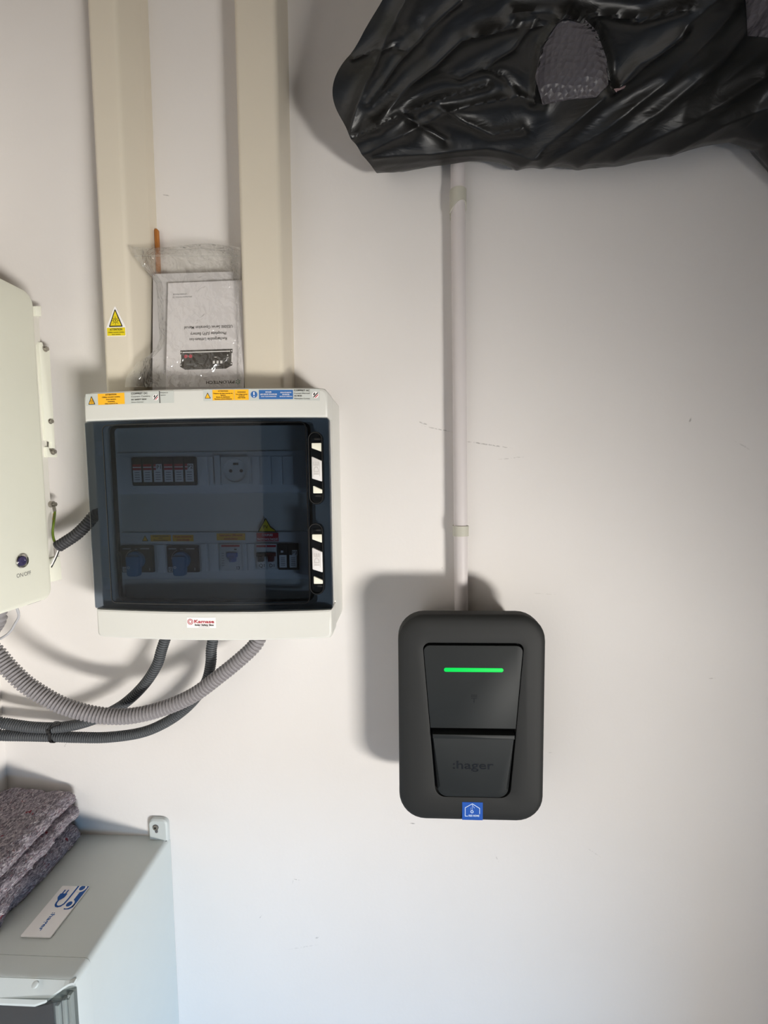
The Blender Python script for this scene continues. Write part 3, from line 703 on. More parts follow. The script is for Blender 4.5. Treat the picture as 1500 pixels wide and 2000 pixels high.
mb = MB(SIDE()); mb.loft([[(x, y, IX + .001) for x, y in circ(bp.y, bp.z, .0086, 24)], [(x, y, IX + .0022) for x, y in circ(bp.y, bp.z, .0080, 24)], [(x, y, IX + .0028) for x, y in circ(bp.y, bp.z, .0045, 24)], [(x, y, IX + .0022) for x, y in circ(bp.y, bp.z, .0038, 24)]], 0)
mb.build('button_lens', 'button', btn)
tp = at_x(46.5, 1121.5, IX); mb = MB(SIDE()); mb.text('ON/OFF', tp.y, tp.z, .0070, IX + .0003, 0, .0285); mb.build('button_lettering', 'ink_grey', inv)
mb = MB(IDENT)
g = at_x(-6, 1212, -.735); mb.M = Matrix.Translation((-.735, -.150, 1.2895))
mb.loft([[(-.014, -.028, -.0335), (.014, -.028, -.0335), (.014, .028, -.0335), (-.014, .028, -.0335)], [(-.018, -.032, -.026), (.018, -.032, -.026), (.018, .032, -.026), (-.018, .032, -.026)], [(-.018, -.032, .001), (.018, -.032, .001), (.018, .032, .001), (-.018, .032, .001)]])
mb.build('connector_block', 'black', inv)
mb = MB(IDENT); mb.M = Matrix.Translation((-.69, -.094, 1.2893)); mb.loft([[(-.012, -.013, -.0045), (.012, -.013, -.0045), (.012, .016, -.0045), (-.012, .016, -.0045)], [(-.014, -.016, .001), (.014, -.016, .001), (.014, .018, .001), (-.014, .018, .001)]])
mb.build('connector_cover', 'black', inv)

# ------------------------------------------------------------------ corrugated hoses, cables
def hose(name, pts, r, pitch, dep, m, label, n=18):
    mb = MB(IDENT); corrugated(mb, pts, r, pitch, dep, n)
    return tag(mb.build(name, m, angle=60), label, 'hose')
A = [(-.700, -.146, 1.2885), (-.700, -.146, 1.270), at(-28, 1250, .142), at(-6, 1278, .138), at(20, 1308, .135), at(60, 1343, .13), at(130, 1381, .12), at(215, 1399, .105), at(290, 1392, .095), at(370, 1362, .085), at(432, 1318, .075), at(478, 1280, .066), at(500, 1257, .061), (-.2700, -.058, 1.2190), (-.2695, -.058, 1.2335)]
hose('corrugated_hose', A, .0142, .0063, .0028, 'hose_light', 'thick light grey corrugated hose sagging from inverter to box')
B = [(-.4535, -.050, 1.2335), (-.4536, -.050, 1.220), at(316, 1268, .052), at(306, 1300, .052), at(281, 1338, .052), at(243, 1374, .052), at(200, 1398, .052), at(155, 1414, .052), at(110, 1421, .054), at(60, 1420, .058), at(10, 1413, .064), (-.80, -.075, 1.048), (-.8465, -.080, 1.045)]
hose('corrugated_hose', B, .0102, .0045, .0019, 'hose_dark', 'upper dark grey corrugated hose leaving the box bottom left of centre')
Cc = [(-.3630, -.046, 1.2335), (-.3630, -.046, 1.220), at(413, 1266, .047), at(412, 1292, .047), at(405, 1326, .047), at(388, 1356, .046), at(360, 1386, .044), at(322, 1412, .042), at(275, 1431, .040), at(210, 1440, .040), at(150, 1440, .044), at(108, 1438.5, .048), at(50, 1437, .052), at(5, 1436, .056), (-.81, -.066, 1.018), (-.8465, -.070, 1.016)]
hose('corrugated_hose', Cc, .0102, .0045, .0019, 'hose_dark', 'lower dark grey corrugated hose leaving the box bottom at middle')
Dd = [(-.5345, -.044, 1.4480), (-.548, -.044, 1.4460), at(190, 1004, .047), at(170, 1024, .051), at(148, 1045, .055), at(113, 1068, .060)]
hose('corrugated_hose', Dd, .0110, .0054, .0020, 'hose_black', 'short anthracite hose stub from the left side of the box')
# cable tie round the two dark hoses
c = (at(107, 1421, .054) + at(107, 1438.5, .048)) / 2
mb = MB(Matrix(((0, 0, 1, c.x), (1, 0, 0, c.y), (0, 1, 0, c.z), (0, 0, 0, 1))))
o_, i_ = rr(-.0132, .0132, -.0198, .0198, .0118, 6), rr(-.0119, .0119, -.0185, .0185, .0105, 6)
mb.ring(o_, i_, -.0028, .0028); mb.rbox(-.0165, -.0115, .006, .013, -.0035, .0035, .0015, .001)
mb.M = IDENT; q = at(122, 1409, .064); mb.tube([c + Vector((0, -.0135, .0115)), c + Vector((.008, -.013, .0195)), c + Vector((.021, -.010, .0225))], .0019, 0, 6)
tag(mb.build('cable_tie', 'black'), 'black cable tie holding the two dark hoses together', 'cable tie')
# earth wire and thin cables
mb = MB(IDENT); p0 = at_x(105, 989, -.6770)
ew = spline([p0 + Vector((.001, 0, -.002)), at_x(107, 1003, -.6745), at(105, 1020, .055), at(103, 1040, .058), at(106, 1056, .060), at(114, 1066, .060)], .004); mb.tube(ew, .0021, 0, 8)
ey = [p + Vector((-.0012, -.0010, 0)) for p in ew[3:9]]; mb.tube(ey, .0014, 1, 6)
mb.tube([p0, ew[2]], .0029, 2, 8)
tag(mb.build('earth_wire', ['earth', 'earth_yellow', 'steel']), 'green and yellow earth wire running into the short hose', 'wire')
mb = MB(IDENT); mb.tube(spline([at(115, 1071, .060), at(108, 1088, .060), at_x(98, 1108, -.672)], .006), .0015, 0, 8); mb.tube(spline([at(117, 1071, .0595), at(110, 1089, .0595), at_x(100, 1109, -.6715)], .006), .0011, 1, 8)
tag(mb.build('thin_wire', ['lab_white', 'black']), 'thin black and white wire dropping from the short hose behind inverter', 'wire')
mb = MB(IDENT); cb = [(-.680, -.128, 1.2890), at(37, 1203, .118), at(30, 1217, .120), at(22, 1231, .124), at(10, 1242, .128), at(-8, 1250, .132), (-.716, -.140, 1.2445)]
mb.tube(spline(cb, .006), .0021, 0, 8)
tag(mb.build('thin_cable', 'silver_cable'), 'thin silver cable curving under the inverter bottom edge', 'cable')

# ------------------------------------------------------------------ white conduit with its two clips
pz0, pz1 = 1.2515, 2.066
def pipe_x(z): return .1104 + (z - 1.25) * -.0096
mb = MB(IDENT); mb.tube([(pipe_x(pz0), -.021, pz0), (pipe_x(1.7), -.021, 1.7), (pipe_x(pz1), -.021, pz1)], .0129, 0, 28)
tag(mb.build('conduit_pipe', 'pipe'), 'white plastic conduit pipe running up from the charger', 'pipe')
def pipe_clip(z0, z1, arch, label):
    mb = MB(IDENT); cx, ri, ro = pipe_x((z0 + z1) / 2), .0131, .0152; n = 28; lo = [[], [], [], []]
    for i in range(n + 1):
        a = math.radians(-75 + 330 * 0 + (330 / n) * i * 1.0) ; a = math.radians(-90 - 150 + 300 * i / n)
        zb = z0 + arch * max(0.0, math.cos((a + math.pi / 2 - .5) * .75)) ** 2 ; ca, sa = math.cos(a), math.sin(a)
        for k, (r, z) in enumerate(((ro, zb), (ro, z1), (ri, z1), (ri, zb))): lo[k].append((cx + r * ca, -.021 + r * sa, z))
    loops = [[lo[k][i] for k in range(4)] for i in range(n + 1)]
    mb.loft(loops)
    mb.M = FRONT; mb.rbox(cx - .0125, cx + .0125, z0, z1, .0005, .0075, .001, .0005)
    tag(mb.build('pipe_clip', 'clip'), label, 'clip', 'clips holding the white conduit')
a = at(896, 408, .034).z; b = at(896, 364, .034).z
pipe_clip(a, b, .016, 'upper grey pipe clip just below the black plastic wrap')
a = at(899, 1048, .034).z; b = at(899, 1028, .034).z
pipe_clip(a, b, .0, 'lower grey pipe clip on conduit above the charger')

# ------------------------------------------------------------------ wall charger
CX0, CX1, CZ0, CZ1 = -.0105, .2415, .9005, 1.2715
ch = empty('car_charger', ((CX0 + CX1) / 2, 0, CZ0), 'matt black wall charger with glowing green light bar', 'charger')
O = lambda ins, n=8: rr(CX0 + ins, CX1 - ins, CZ0 + ins, CZ1 - ins, .046 - ins * .6, n)
mb = MB(); mb.loft([[(x, y, .0006) for x, y in O(.028)], [(x, y, .068) for x, y in O(.012)], [(x, y, .086) for x, y in O(.006)], [(x, y, .0905) for x, y in O(.006)]])
mb.build('rear_shell', 'charger', ch)
trap = lambda g: rpoly([(.0525 + g * .9, .9465 + g), (.1835 - g * .9, .9465 + g), (.2050 - g, 1.2255 - g), (.0300 + g, 1.2255 - g)], [.018, .018, .012, .012], 8)
def start_at(loop):   # rotate a loop so that it starts at the lower right corner like rr()
    k = min(range(len(loop)), key=lambda i: -loop[i][0] * .2 + loop[i][1]); return loop
tr = trap(0); n8 = 9
tr = tr[n8:] + tr[:n8]                        # rpoly starts at the lower left corner, rr at the lower right
tr2 = trap(.0012); tr2 = tr2[n8:] + tr2[:n8]
L_ = []
for (ins, zz) in ((0, .0905), (0, .109), (.0010, .1125), (.004, .1155), (.010, .1180), (.020, .1193), (.030, .1198)):
    L_.append([(x, y, zz) for x, y in O(ins)])
L_.append([(x, y, .1200) for x, y in tr]); L_.append([(x, y, .1195) for x, y in tr2]); L_.append([(x, y, .1085) for x, y in tr2])
mb = MB(); mb.loft(L_); mb.build('front_shell', ['charger'], ch, angle=30)
mb = MB(); mb.flat(trap(.0014), .1087, 0); mb.build('recess_floor', 'charger_gap', ch)
def xl(z, g): return .0525 + (.0300 - .0525) * (z - .9465) / (1.2255 - .9465) + g
def xr(z, g): return .1835 + (.2050 - .1835) * (z - .9465) / (1.2255 - .9465) - g
zt, zb_ = 1.2255 - .0062, 1.0725
up = rpoly([(xl(zb_, .0022), zb_), (xr(zb_, .0022), zb_), (xr(zt, .0022), zt), (xl(zt, .0022), zt)], [.0008, .0008, .0105, .0105], 6)
mb = MB(); mb.prism(up, .1088, .1190, 0, .0008); pn = mb.build('upper_panel', 'charger_panel', ch)
p = at(925, 1308.5, .119); mb = MB()
so = rr(p.x - .0505, p.x + .0505, p.z - .0035, p.z + .0035, .0034, 6)
mb.prism(so, .1188, .1196, 0, .0002); o = mb.build('light_bar', 'green', pn); o['label'] = 'glowing green light bar'
p = at(926, 1363, .119); mb = MB()
for q in range(3): mb.line([(p.x - .005, p.z + .005 - q * .0028), (p.x + .005, p.z + .005 - q * .0028)], .0005, .1193, 0)
mb.line([(p.x, p.z - .002), (p.x, p.z - .008)], .0008, .1193, 0); mb.build('contactless_symbol', 'charger_logo', pn)
zt2, zb2 = 1.0655, .9487
def xg(z): return xl(z, .0048), xr(z, .0048)
fl = [(xg(zb2 + .001)[0] + .001, zb2), (xg(zb2 + .001)[1] - .001, zb2), (xg(zt2)[1], zt2), (xg(zt2)[0], zt2)]
F_ = lambda g: rpoly([(fl[0][0] + g, fl[0][1] + g * 1.9), (fl[1][0] - g, fl[1][1] + g * 1.9), (fl[2][0] - g * .1, fl[2][1] - g * .1), (fl[3][0] + g * .1, fl[3][1] - g * .1)], [.0175, .0175, .0008, .0008], 6)
mb = MB(); mb.loft([[(x, y, .1088) for x, y in F_(0)], [(x, y, .1195) for x, y in F_(0)], [(x, y, .1240) for x, y in F_(.0045)]])
mb.rbox(fl[3][0] + .0003, fl[2][0] - .0003, zt2 - .0078, zt2 - .0002, .1235, .1262, .0006, .0006)
flap = mb.build('socket_flap', 'charger_panel', ch)
p = at(924, 1494, .124); mb = MB(); mb.text(':hager', p.x, p.z, .0145, .1243, 0, .070, bold=.008); mb.build('maker_lettering', 'charger_logo', flap)
a, b, c, d = rect(902.5, 1565, 942.5, 1600.5, .1185); w, h = b - a, d - c
mb = MB(); mb.prism([(a, c), (b, c), (b, d), (a, d)], .1160, .1204, 0); zz = .1206
mb.line([(tx(.27), ty(.22)), (tx(.145), ty(.22)), (tx(.145), ty(.69)), (tx(.49), ty(.92)), (tx(.845), ty(.67)), (tx(.845), ty(.36))], w * .03, zz, 1)
mb.ring(circ(tx(.475), ty(.47), w * .075, 14), circ(tx(.475), ty(.47), w * .045, 14), zz - .0002, zz, 1)
mb.line([(tx(.49), ty(.90)), (tx(.485), ty(.56))], w * .012, zz, 1); mb.line([(tx(.50), ty(.84)), (tx(.60), ty(.68))], w * .014, zz, 1); mb.line([(tx(.42), ty(.70)), (tx(.42), ty(.56))], w * .010, zz, 1)
mb.text('RES HOME', tx(.575), ty(.25), h * .10, zz, 1, w * .52, bold=.03); mb.text('MOBILITY', tx(.50), ty(.10), h * .045, zz, 2, w * .46)
mb.M = mb.M; o = mb.build('installer_sticker', ['lab_royal', 'ink_pale', 'lab_blue'], ch); o['label'] = 'blue square sticker with white house outline'

# ------------------------------------------------------------------ grey enclosure at the lower left
EX0, EX1, EZ1, ED = -.835, -.497, .757, .236
en = empty('meter_enclosure', ((EX0 + EX1) / 2, 0, 0.15), 'light grey wall enclosure with electric car plate on top, lower left', 'enclosure')
mb = MB(IDENT)                             # body: cross section in x-z swept along the depth
sec = lambda ins, g=0: [(x, y) for x, y in rr(EX0 + ins, EX1 - ins, .15 + ins, EZ1 - ins, .010, 6)]
mb.M = FRONT
mb.loft([[(x, y, .0006) for x, y in sec(0)], [(x, y, ED - .001) for x, y in sec(.0012)]]); mb.build('enclosure_body', 'ral', en)
mb = MB(); mb.loft([[(x, y, ED) for x, y in sec(.0005)], [(x, y, ED + .024) for x, y in sec(.0008)], [(x, y, ED + .028) for x, y in sec(.0025)]], 0)
mb.build('enclosure_lid', 'ral', en)
# the sloping lip of the lid above the window, its lower right corner rounded off
LF = ED + .028
lipz = EZ1 - .0275
lzt = EZ1 - .0030; lps = []
for k in range(25):
    x = EX0 + .004 + (EX1 - .003 - EX0 - .004) * (k / 24 if k < 13 else .5 + .5 * (1 - (1 - (k - 12) / 12) ** 2.2))
    t = min(1.0, max(0.0, (x - (EX1 - .052)) / .049)); zb_l = lipz + (lzt - .004 - lipz) * (t * t * (3 - 2 * t)); dd = LF + .001 + .016 * (lzt - zb_l) / (lzt - lipz)
    lps.append([(x, -(LF - .002), lzt), (x, -LF - .001, lzt), (x, -dd, zb_l + .0035), (x, -dd, zb_l), (x, -(LF - .002), zb_l)])
mb = MB(IDENT); mb.loft(lps); mb.build('lid_lip', 'ral', en, angle=9)
p = at(68, 1923, LF + .0105); mb = MB(Matrix(((1, 0, 0, p.x), (0, .78, -.62, p.y), (0, .62, .78, p.z), (0, 0, 0, 1))))
mb.cyl(0, 0, .0042, -.003, .0014, 0, 18, .0005); mb.build('lip_stud', 'ral', en)
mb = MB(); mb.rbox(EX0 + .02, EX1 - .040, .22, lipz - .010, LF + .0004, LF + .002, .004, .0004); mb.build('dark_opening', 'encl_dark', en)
mb = MB()
for (xx, hh) in ((EX1 - .030, .5), (EX1 - .019, .48), (EX1 - .0095, .50)):
    mb.rbox(xx - .003, xx + .003, .20, lipz - .012 + (xx - EX1 + .03) * .9, LF + .0005, LF + .006, .001, .001)
mb.build('hinge_rib', 'ral', en)
wd = rpoly([(EX0 + .004, .17), (EX1 - .0015, .17), (EX1 - .0015, EZ1 - .0135), (EX1 - .050, lipz - .0008), (EX0 + .004, lipz - .0008)], [.004, .004, .001, .02, .001], 6)
mb = MB(); mb.loft([[(x, y, LF + .0002) for x, y in wd], [(x, y, LF + .011) for x, y in wd], [(x, y, LF + .014) for x, y in inset(wd, .003)]]); o = mb.build('window_door', 'clear_door', en); o['label'] = 'clear plastic window door'
a, b, c, d = rect(289, 1601, 327, 1637, .010)
mb = MB(); lp = rpoly([(a, EZ1 - .004), (b, EZ1 - .004), (b, d), (a, d)], [.0005, .0005, .011, .011], 6)
mb.loft([[(x, y, .0005) for x, y in lp], [(x, y, .008) for x, y in lp], [(x, y, .0105) for x, y in inset(lp, .0028)]])
lug = mb.build('mounting_lug', 'ral', en)
p = at(304, 1616, .0105); mb = MB(); mb.cyl(p.x, p.z, .0064, .0095, .0110, 2, 18); mb.rbox(p.x - .002, p.x + .0045, p.z - .0125, p.z - .004, .0095, .0108, .003, .0002, 2)
mb.cyl(p.x, p.z, .0054, .0105, .0128, 0, 16, .0008); mb.cyl(p.x, p.z, .0022, .0124, .0130, 1, 6); mb.build('lug_screw', ['steel', 'gap_dark', 'ink_grey'], lug)
# plate on the top: local x runs towards the viewer (reading direction), local y to the right
p00 = at_z(123, 1732, EZ1); px0, px1 = -.6360, -.5845; py0, py1 = -.1200, -.2095      # x range, far and near edge
TOP = Matrix(((0, 1, 0, px0), (-1, 0, 0, py0), (0, 0, 1, EZ1), (0, 0, 0, 1)))
PW, PH = py0 - py1, px1 - px0
mb = MB(TOP); mb.prism(rr(0, PW, 0, PH, .0015, 3), .0001, .0022, 0, .0003); zt_ = .0025
X = lambda u: PW * u; Y = lambda v: PH * v
# car low over the right edge of the plate, wheels, cable and plug
mb.flat(rpoly([(X(.0), Y(.81)), (X(.40), Y(.81)), (X(.44), Y(.86)), (X(.44), Y(.985)), (X(.0), Y(.985))], [.0001, .003, .002, .004, .0001], 4), zt_, 1)
mb.flat(rpoly([(X(.38), Y(.985)), (X(.385), Y(.86)), (X(.47), Y(.70)), (X(.495), Y(.73)), (X(.485), Y(.90)), (X(.44), Y(.985))], [.001, .001, .001, .001, .004, .004], 4), zt_, 1)
for u_, v_ in ((.045, .79), (.385, .775)):
    for r_, dz_, mi_ in ((.0080, .0002, 0), (.0048, .0004, 1)):
        mb.flat([(max(.0002, x), y) for x, y in circ(X(u_), Y(v_), r_, 24)], zt_ + dz_, mi_)
mb.line([(X(.01), Y(.60)), (X(.28), Y(.60)), (X(.38), Y(.585)), (X(.425), Y(.53)), (X(.44), Y(.45)), (X(.43), Y(.37)), (X(.40), Y(.315)), (X(.355), Y(.29)), (X(.30), Y(.29))], .0030, zt_, 1)
mb.flat(rpoly([(X(.17), Y(.17)), (X(.25), Y(.17)), (X(.31), Y(.25)), (X(.31), Y(.33)), (X(.25), Y(.42)), (X(.17), Y(.42))], [.001, .004, .002, .002, .004, .001], 4), zt_, 1)
for v in (.235, .355): mb.line([(X(.10), Y(v)), (X(.17), Y(v))], .0026, zt_, 1)
mb.text(':hager', X(.73), Y(.50), .0070, zt_, 2, .031, bold=.02)
o = mb.build('car_plate', ['lab_white', 'ink_blue', 'lab_blue'], en); o['label'] = 'white plate with blue electric car and plug symbol'

# ------------------------------------------------------------------ felt blanket folded on the enclosure
def felt_material():
    m, nt, p = new_mat('recycled_felt'); L = nt.links
    tc = N(nt, 'ShaderNodeTexCoord'); mp = N(nt, 'ShaderNodeMapping'); mp.inputs['Scale'].default_value = (1.0, 0.45, 1.6); mp.inputs['Rotation'].default_value = (.5, .4, .6)
    L.new(tc.outputs['Object'], mp.inputs[0])
    n = N(nt, 'ShaderNodeTexNoise'); n.inputs['Scale'].default_value = 260; n.inputs['Detail'].default_value = 6; n.inputs['Roughness'].default_value = .75; n.inputs['Distortion'].default_value = .8
    L.new(mp.outputs[0], n.inputs['Vector'])
    r = N(nt, 'ShaderNodeValToRGB'); e = r.color_ramp.elements
    e[0].position = .30; e[0].color = lin((60, 55, 61)); e[1].position = .72; e[1].color = lin((232, 226, 228))
    for ps, c in ((.44, (112, 105, 113)), (.52, (150, 142, 150)), (.60, (184, 174, 178))): k = e.new(ps); k.color = lin(c)
    L.new(n.outputs['Fac'], r.inputs[0])
    n2 = N(nt, 'ShaderNodeTexNoise'); n2.inputs['Scale'].default_value = 55; n2.inputs['Detail'].default_value = 2; L.new(tc.outputs['Object'], n2.inputs['Vector'])
    r2 = N(nt, 'ShaderNodeMapRange'); r2.inputs[1].default_value = .68; r2.inputs[2].default_value = .72; L.new(n2.outputs['Fac'], r2.inputs[0])
    mx = N(nt, 'ShaderNodeMix', data_type='RGBA'); mx.inputs[7].default_value = lin((122, 50, 60)); L.new(r2.outputs[0], mx.inputs[0]); L.new(r.outputs[0], mx.inputs[6])
    L.new(mx.outputs[2], p.inputs['Base Color']); p.inputs['Roughness'].default_value = .95; p.inputs['Specular IOR Level'].default_value = .15
    b = N(nt, 'ShaderNodeBump'); b.inputs['Strength'].default_value = .9; b.inputs['Distance'].default_value = .003; L.new(n.outputs['Fac'], b.inputs['Height']); L.new(b.outputs['Normal'], p.inputs['Normal'])
    return m
M['felt'] = felt_material()
zb0 = EZ1 + .0004
sec_pts = [(-.838, zb0), (-.76, zb0), (-.700, zb0), (-.686, zb0 + .008), (-.682, zb0 + .022), (-.692, zb0 + .034), (-.706, zb0 + .038), (-.690, zb0 + .045), (-.678, zb0 + .060), (-.682, zb0 + .073), (-.700, zb0 + .079),
           (-.684, zb0 + .086), (-.682, zb0 + .098), (-.692, zb0 + .108), (-.715, zb0 + .112), (-.76, zb0 + .113), (-.80, zb0 + .114), (-.832, zb0 + .111), (-.839, zb0 + .10), (-.840, zb0 + .05)]
def closed_spline(pts, per):
    n = len(pts); out = []
    for i in range(n):
        a, b, c, e = [np.array(pts[(i + k - 1) % n]) for k in range(4)]
        for k in range(per):
            t = k / per; out.append(tuple(0.5 * (2 * b + (c - a) * t + (2 * a - 5 * b + 4 * c - e) * t * t + (3 * b - a - 3 * c + e) * t ** 3)))
    return out
S_ = closed_spline(sec_pts, 7); NS = len(S_); loops = []; NY = 90
fcx, fcz = -.765, zb0 + .05
for j in range(NY + 1):
    t = j / NY; y = -.012 - t * .205; lp = []
    ef = min(1.0, t / .05, (1 - t) / .08); shr = math.sqrt(max(0.0, 1 - (1 - ef) ** 2)) * .25 + .75
    for i, (x, z) in enumerate(S_):
        x2 = fcx + (x - fcx) * shr; z2 = fcz + (z - fcz) * (shr if z > fcz else 1)
        if x > -.82 and z > zb0 + .003:
            q = Vector((x * 14, y * 14, z * 22)); d1 = noise.noise(q) * .012; d2 = noise.noise(q * 3.1) * .005 + noise.noise(q * 9) * .0022
            ox, oz = x2 - fcx, z2 - fcz; l = math.hypot(ox, oz) or 1
            x2 += ox / l * (d1 + d2) * 1.0 + (-.018 * (t - .35) if x > -.72 else 0) * (-.5); z2 += oz / l * (d1 * .5 + d2)
        z2 = max(zb0, z2); x2 = max(x2, -.8445)
        yy = y + noise.noise(Vector((x * 20, z * 30, 3.3))) * .006 * (1 if .03 < t < .97 else .4)
        lp.append((x2, min(-.003, yy), z2))
    loops.append(lp)
mb = MB(IDENT); mb.loft(loops); fb = mb.build('felt_blanket', 'felt', angle=180)
tag(fb, 'mottled grey recycled felt blanket folded on the grey enclosure', 'blanket')
# loose fibres standing off the felt
mbs = MB(IDENT); rnd = random.Random(3)
for _ in range(5200):
    j = rnd.randrange(2, NY - 2); i = rnd.randrange(14, NS - 20)
    p = Vector(loops[j][i]); q = Vector(loops[j][(i + 1) % NS]); r_ = Vector(loops[j + 1][i]); tg = (q - p); ty_ = (r_ - p)
    if tg.length < 1e-6 or ty_.length < 1e-6: continue
    nr = tg.cross(ty_); nr.normalize()
    if nr.dot(p - Vector((fcx, p.y, fcz))) < 0: nr = -nr
    a = rnd.uniform(-.6, .9); dr_ = (ty_.normalized() * -math.cos(a) + tg.normalized() * math.sin(a)).normalized(); ln = rnd.uniform(.002, .0055)
    b0 = p + nr * .0002; b1 = p + dr_ * ln * .6 + nr * rnd.uniform(.0004, .0011); b2 = p + dr_ * ln + nr * rnd.uniform(-.0005, .0012)
    if min(b1.x, b2.x) < -.845 or max(b1.y, b2.y) > -.001 or min(p.z, b1.z, b2.z) < zb0 + .002: continue
    sd = nr.cross(dr_).normalized() * rnd.uniform(.0002, .00034)
    mbs.add([b0 - sd, b0 + sd, b1 - sd, b1 + sd, b2], [(0, 1, 3, 2), (2, 3, 4)], rnd.choice((0, 0, 0, 1, 1, 2, 3)))
fib = mbs.build('felt_fibre', [mat('fibre_grey', (150, 144, 150), .9, .1), mat('fibre_dark', (84, 78, 86), .9, .1), mat('fibre_pale', (222, 218, 220), .9, .1), mat('fibre_red', (118, 62, 70), .9, .1)], fb)
fib['kind'] = 'stuff'; fib.location = (0, 0, 0)

# ------------------------------------------------------------------ clear bag with manual, between the ducts
def man_frame(px0, py0, px1, py1, d0, d1):   # leaning plate, returns local frame: x right, y up, z out
    return None
def leaning(x0, x1, z0, z1, d0, d1, th, name, mats, paint=None, yaw=0.0):
    lean = math.atan2(d1 - d0, z1 - z0); h = math.hypot(z1 - z0, d1 - d0)
    R_ = Matrix.Translation((x0, -d0, z0)) @ Matrix.Rotation(yaw, 4, 'Z') @ Matrix.Rotation(lean, 4, 'X') @ FRONT
    mb = MB(R_); w = x1 - x0
    mb.prism(rr(0, w, 0, h, .0008, 2), -th, 0, 0)
    if paint: paint(mb, w, h)
    return mb.build(name, mats)
zbt = BZ1 + .0010
def cover(mb, w, h):
    z = .0004; flip = math.pi                       # the booklet stands upside down
    T = lambda t, u, v, hh, wf, mi=1, bo=.0: mb.text(t, w * u, h * v, hh, z, mi, w * wf, rot=flip, bold=bo)
    T('US5000 Series Operation Manual', .535, .573, .0054, .62, 1, .01)
    T('Phosphate (LFP) Battery', .535, .513, .0054, .46, 1, .01); T('Rechargeable Lithium-Ion', .535, .462, .0054, .48, 1, .01)
    T('Information Version: 1.0', .19, .862, .0028, .25, 2); T('US5000 Manual', .16, .890, .0028, .18, 2)
    x0, x1, y0, y1 = w * .215, w * .865, h * .215, h * .030
    y0, y1 = h * .055, h * .225
    # the rack battery, drawn upside down: front with two ears and a tapered top
    B = lambda u, v: (w * (.18 + .67 * u), h * (.186 + .180 * v))
    mb.flat([B(.10, 0), B(.88, 0), B(1, .16), B(1, 1), B(0, 1), B(0, .16)], z, 1)
    def br(u0, u1, v0, v1, mi, dz=.0002): a_, b_ = B(u0, v0), B(u1, v1); mb.frect(a_[0], b_[0], a_[1], b_[1], z + dz, mi)
    br(.045, .955, .86, .91, 3)
    for u in (.63, .70, .77): br(u, u + .04, .27, .41, 3)
    for u in (.11, .20): q_ = B(u, .68); mb.disc(q_[0], q_[1], .0034, z + .0002, 4, 12)
    br(.90, .92, .64, .72, 3); br(.66, .70, .58, .61, 3); br(.12, .30, .26, .29, 2); br(.36, .44, .26, .29, 2)
    for (u, v) in ((.018, .90), (.018, .24), (.982, .90), (.982, .24)): q_ = B(u, v); mb.disc(q_[0], q_[1], .0012, z + .0002, 3, 8)
    br(-.002, .018, .32, .78, 3, .0001); br(.982, 1.002, .32, .78, 3, .0001)
    mb.text('PYLONTECH', w * .70, .0125, .0052, z, 1, w * .36, rot=flip, bold=.02)
    cx, cy = w * .925, .0125
    for k in range(6): mb.disc(cx + .0036 * math.cos(math.pi / 3 * k + .5), cy + .0036 * math.sin(math.pi / 3 * k + .5), .0012, z, 5, 8)
    mb.disc(cx, cy, .0010, z, 5, 8)
a = at(331, 553, .042); b = at(475, 553, .042)
mt = leaning(a.x - .003, a.x + .142, zbt + .0135, a.z, .066, .042, .0022, 'manual_booklet', ['paper', 'ink', 'ink_grey', 'lab_white', 'ink_maroon', 'ink_green'], cover, yaw=-.02)
tag(mt, 'white battery manual upside down inside the clear bag', 'booklet')
a2 = at(305, 535, .030)
ps = leaning(a2.x - .006, a2.x + .146, zbt, a2.z, .052, .030, .0012, 'folded_sheet', ['paper_grey'])
tag(ps, 'plain greyish sheet behind the manual in the clear bag', 'sheet')
mb = MB(); bb = at(297, 446, .012); mb.rbox(-.4665, at(310, 500, .012).x, zbt, bb.z, .006, .012, .006, .001)
tag(mb.build('brown_strip', 'brown'), 'orange-brown strip peeking out beside the left cream duct', 'strip')
# the film: two crinkled sheets joined at their sides
NXF, NZF = 64, 84
Lf = [(480, 250), (500, 262), (530, 285), (550, 303), (570, 306), (620, 309), (660, 312), (680, 306), (695, 290), (708, 268), (722, 258), (738, 246), (752, 244)]
def interp(tab, y):
    for (y0, x0), (y1, x1) in zip(tab[:-1], tab[1:]):
        if y <= y1: return x0 + (x1 - x0) * (y - y0) / (y1 - y0)
    return tab[-1][1]
def film_pt(u, v, side):
    py = 480 + 276 * v; xl_ = interp(Lf, py); xr_ = 469 + 4 * v
    px = xl_ + (xr_ - xl_) * u; py += (4 * math.sin(u * 7) if v < .05 else 0)
    # depth: over the flank of the left duct near the left, then hanging between the ducts
    dd = .078 - .012 * (1 - v)
    edge = min(u, 1 - u); puff = min(1.0, edge / .10) * min(1.0, v / .08 + .15)
    on_duct = max(0.0, min(1.0, (300 - px) / 25.0))
    d_front = (dd + .003) * (1 - on_duct) + (.083 + .010 * v) * on_duct
    q = Vector((u * 3.2, v * 4.5, 1.7)); cr = abs(noise.noise(q)) * .012 + abs(noise.noise(q * 2.7)) * .006 + abs(noise.noise(q * 6.0)) * .0022
    low = max(0.0, (v - .68) / .32); cr *= (.55 + .9 * low * (1 - u * .6))
    if side == 0: return at(px, py, d_front + cr * puff)
    return at(px, py, max(.0245, d_front - .001 - .050 * puff * (1 - on_duct) * (1 if u < .93 else (1 - u) / .07)))
vs, fs = [], []
for side in (0, 1):
    for j in range(NZF + 1):
        for i in range(NXF + 1):
            p = film_pt(i / NXF, j / NZF, side)
            if p.z < zbt + .0006: p.z = zbt + .0006
            if side == 1 and i > 0: pass
            vs.append(p)
st = (NXF + 1) * (NZF + 1)
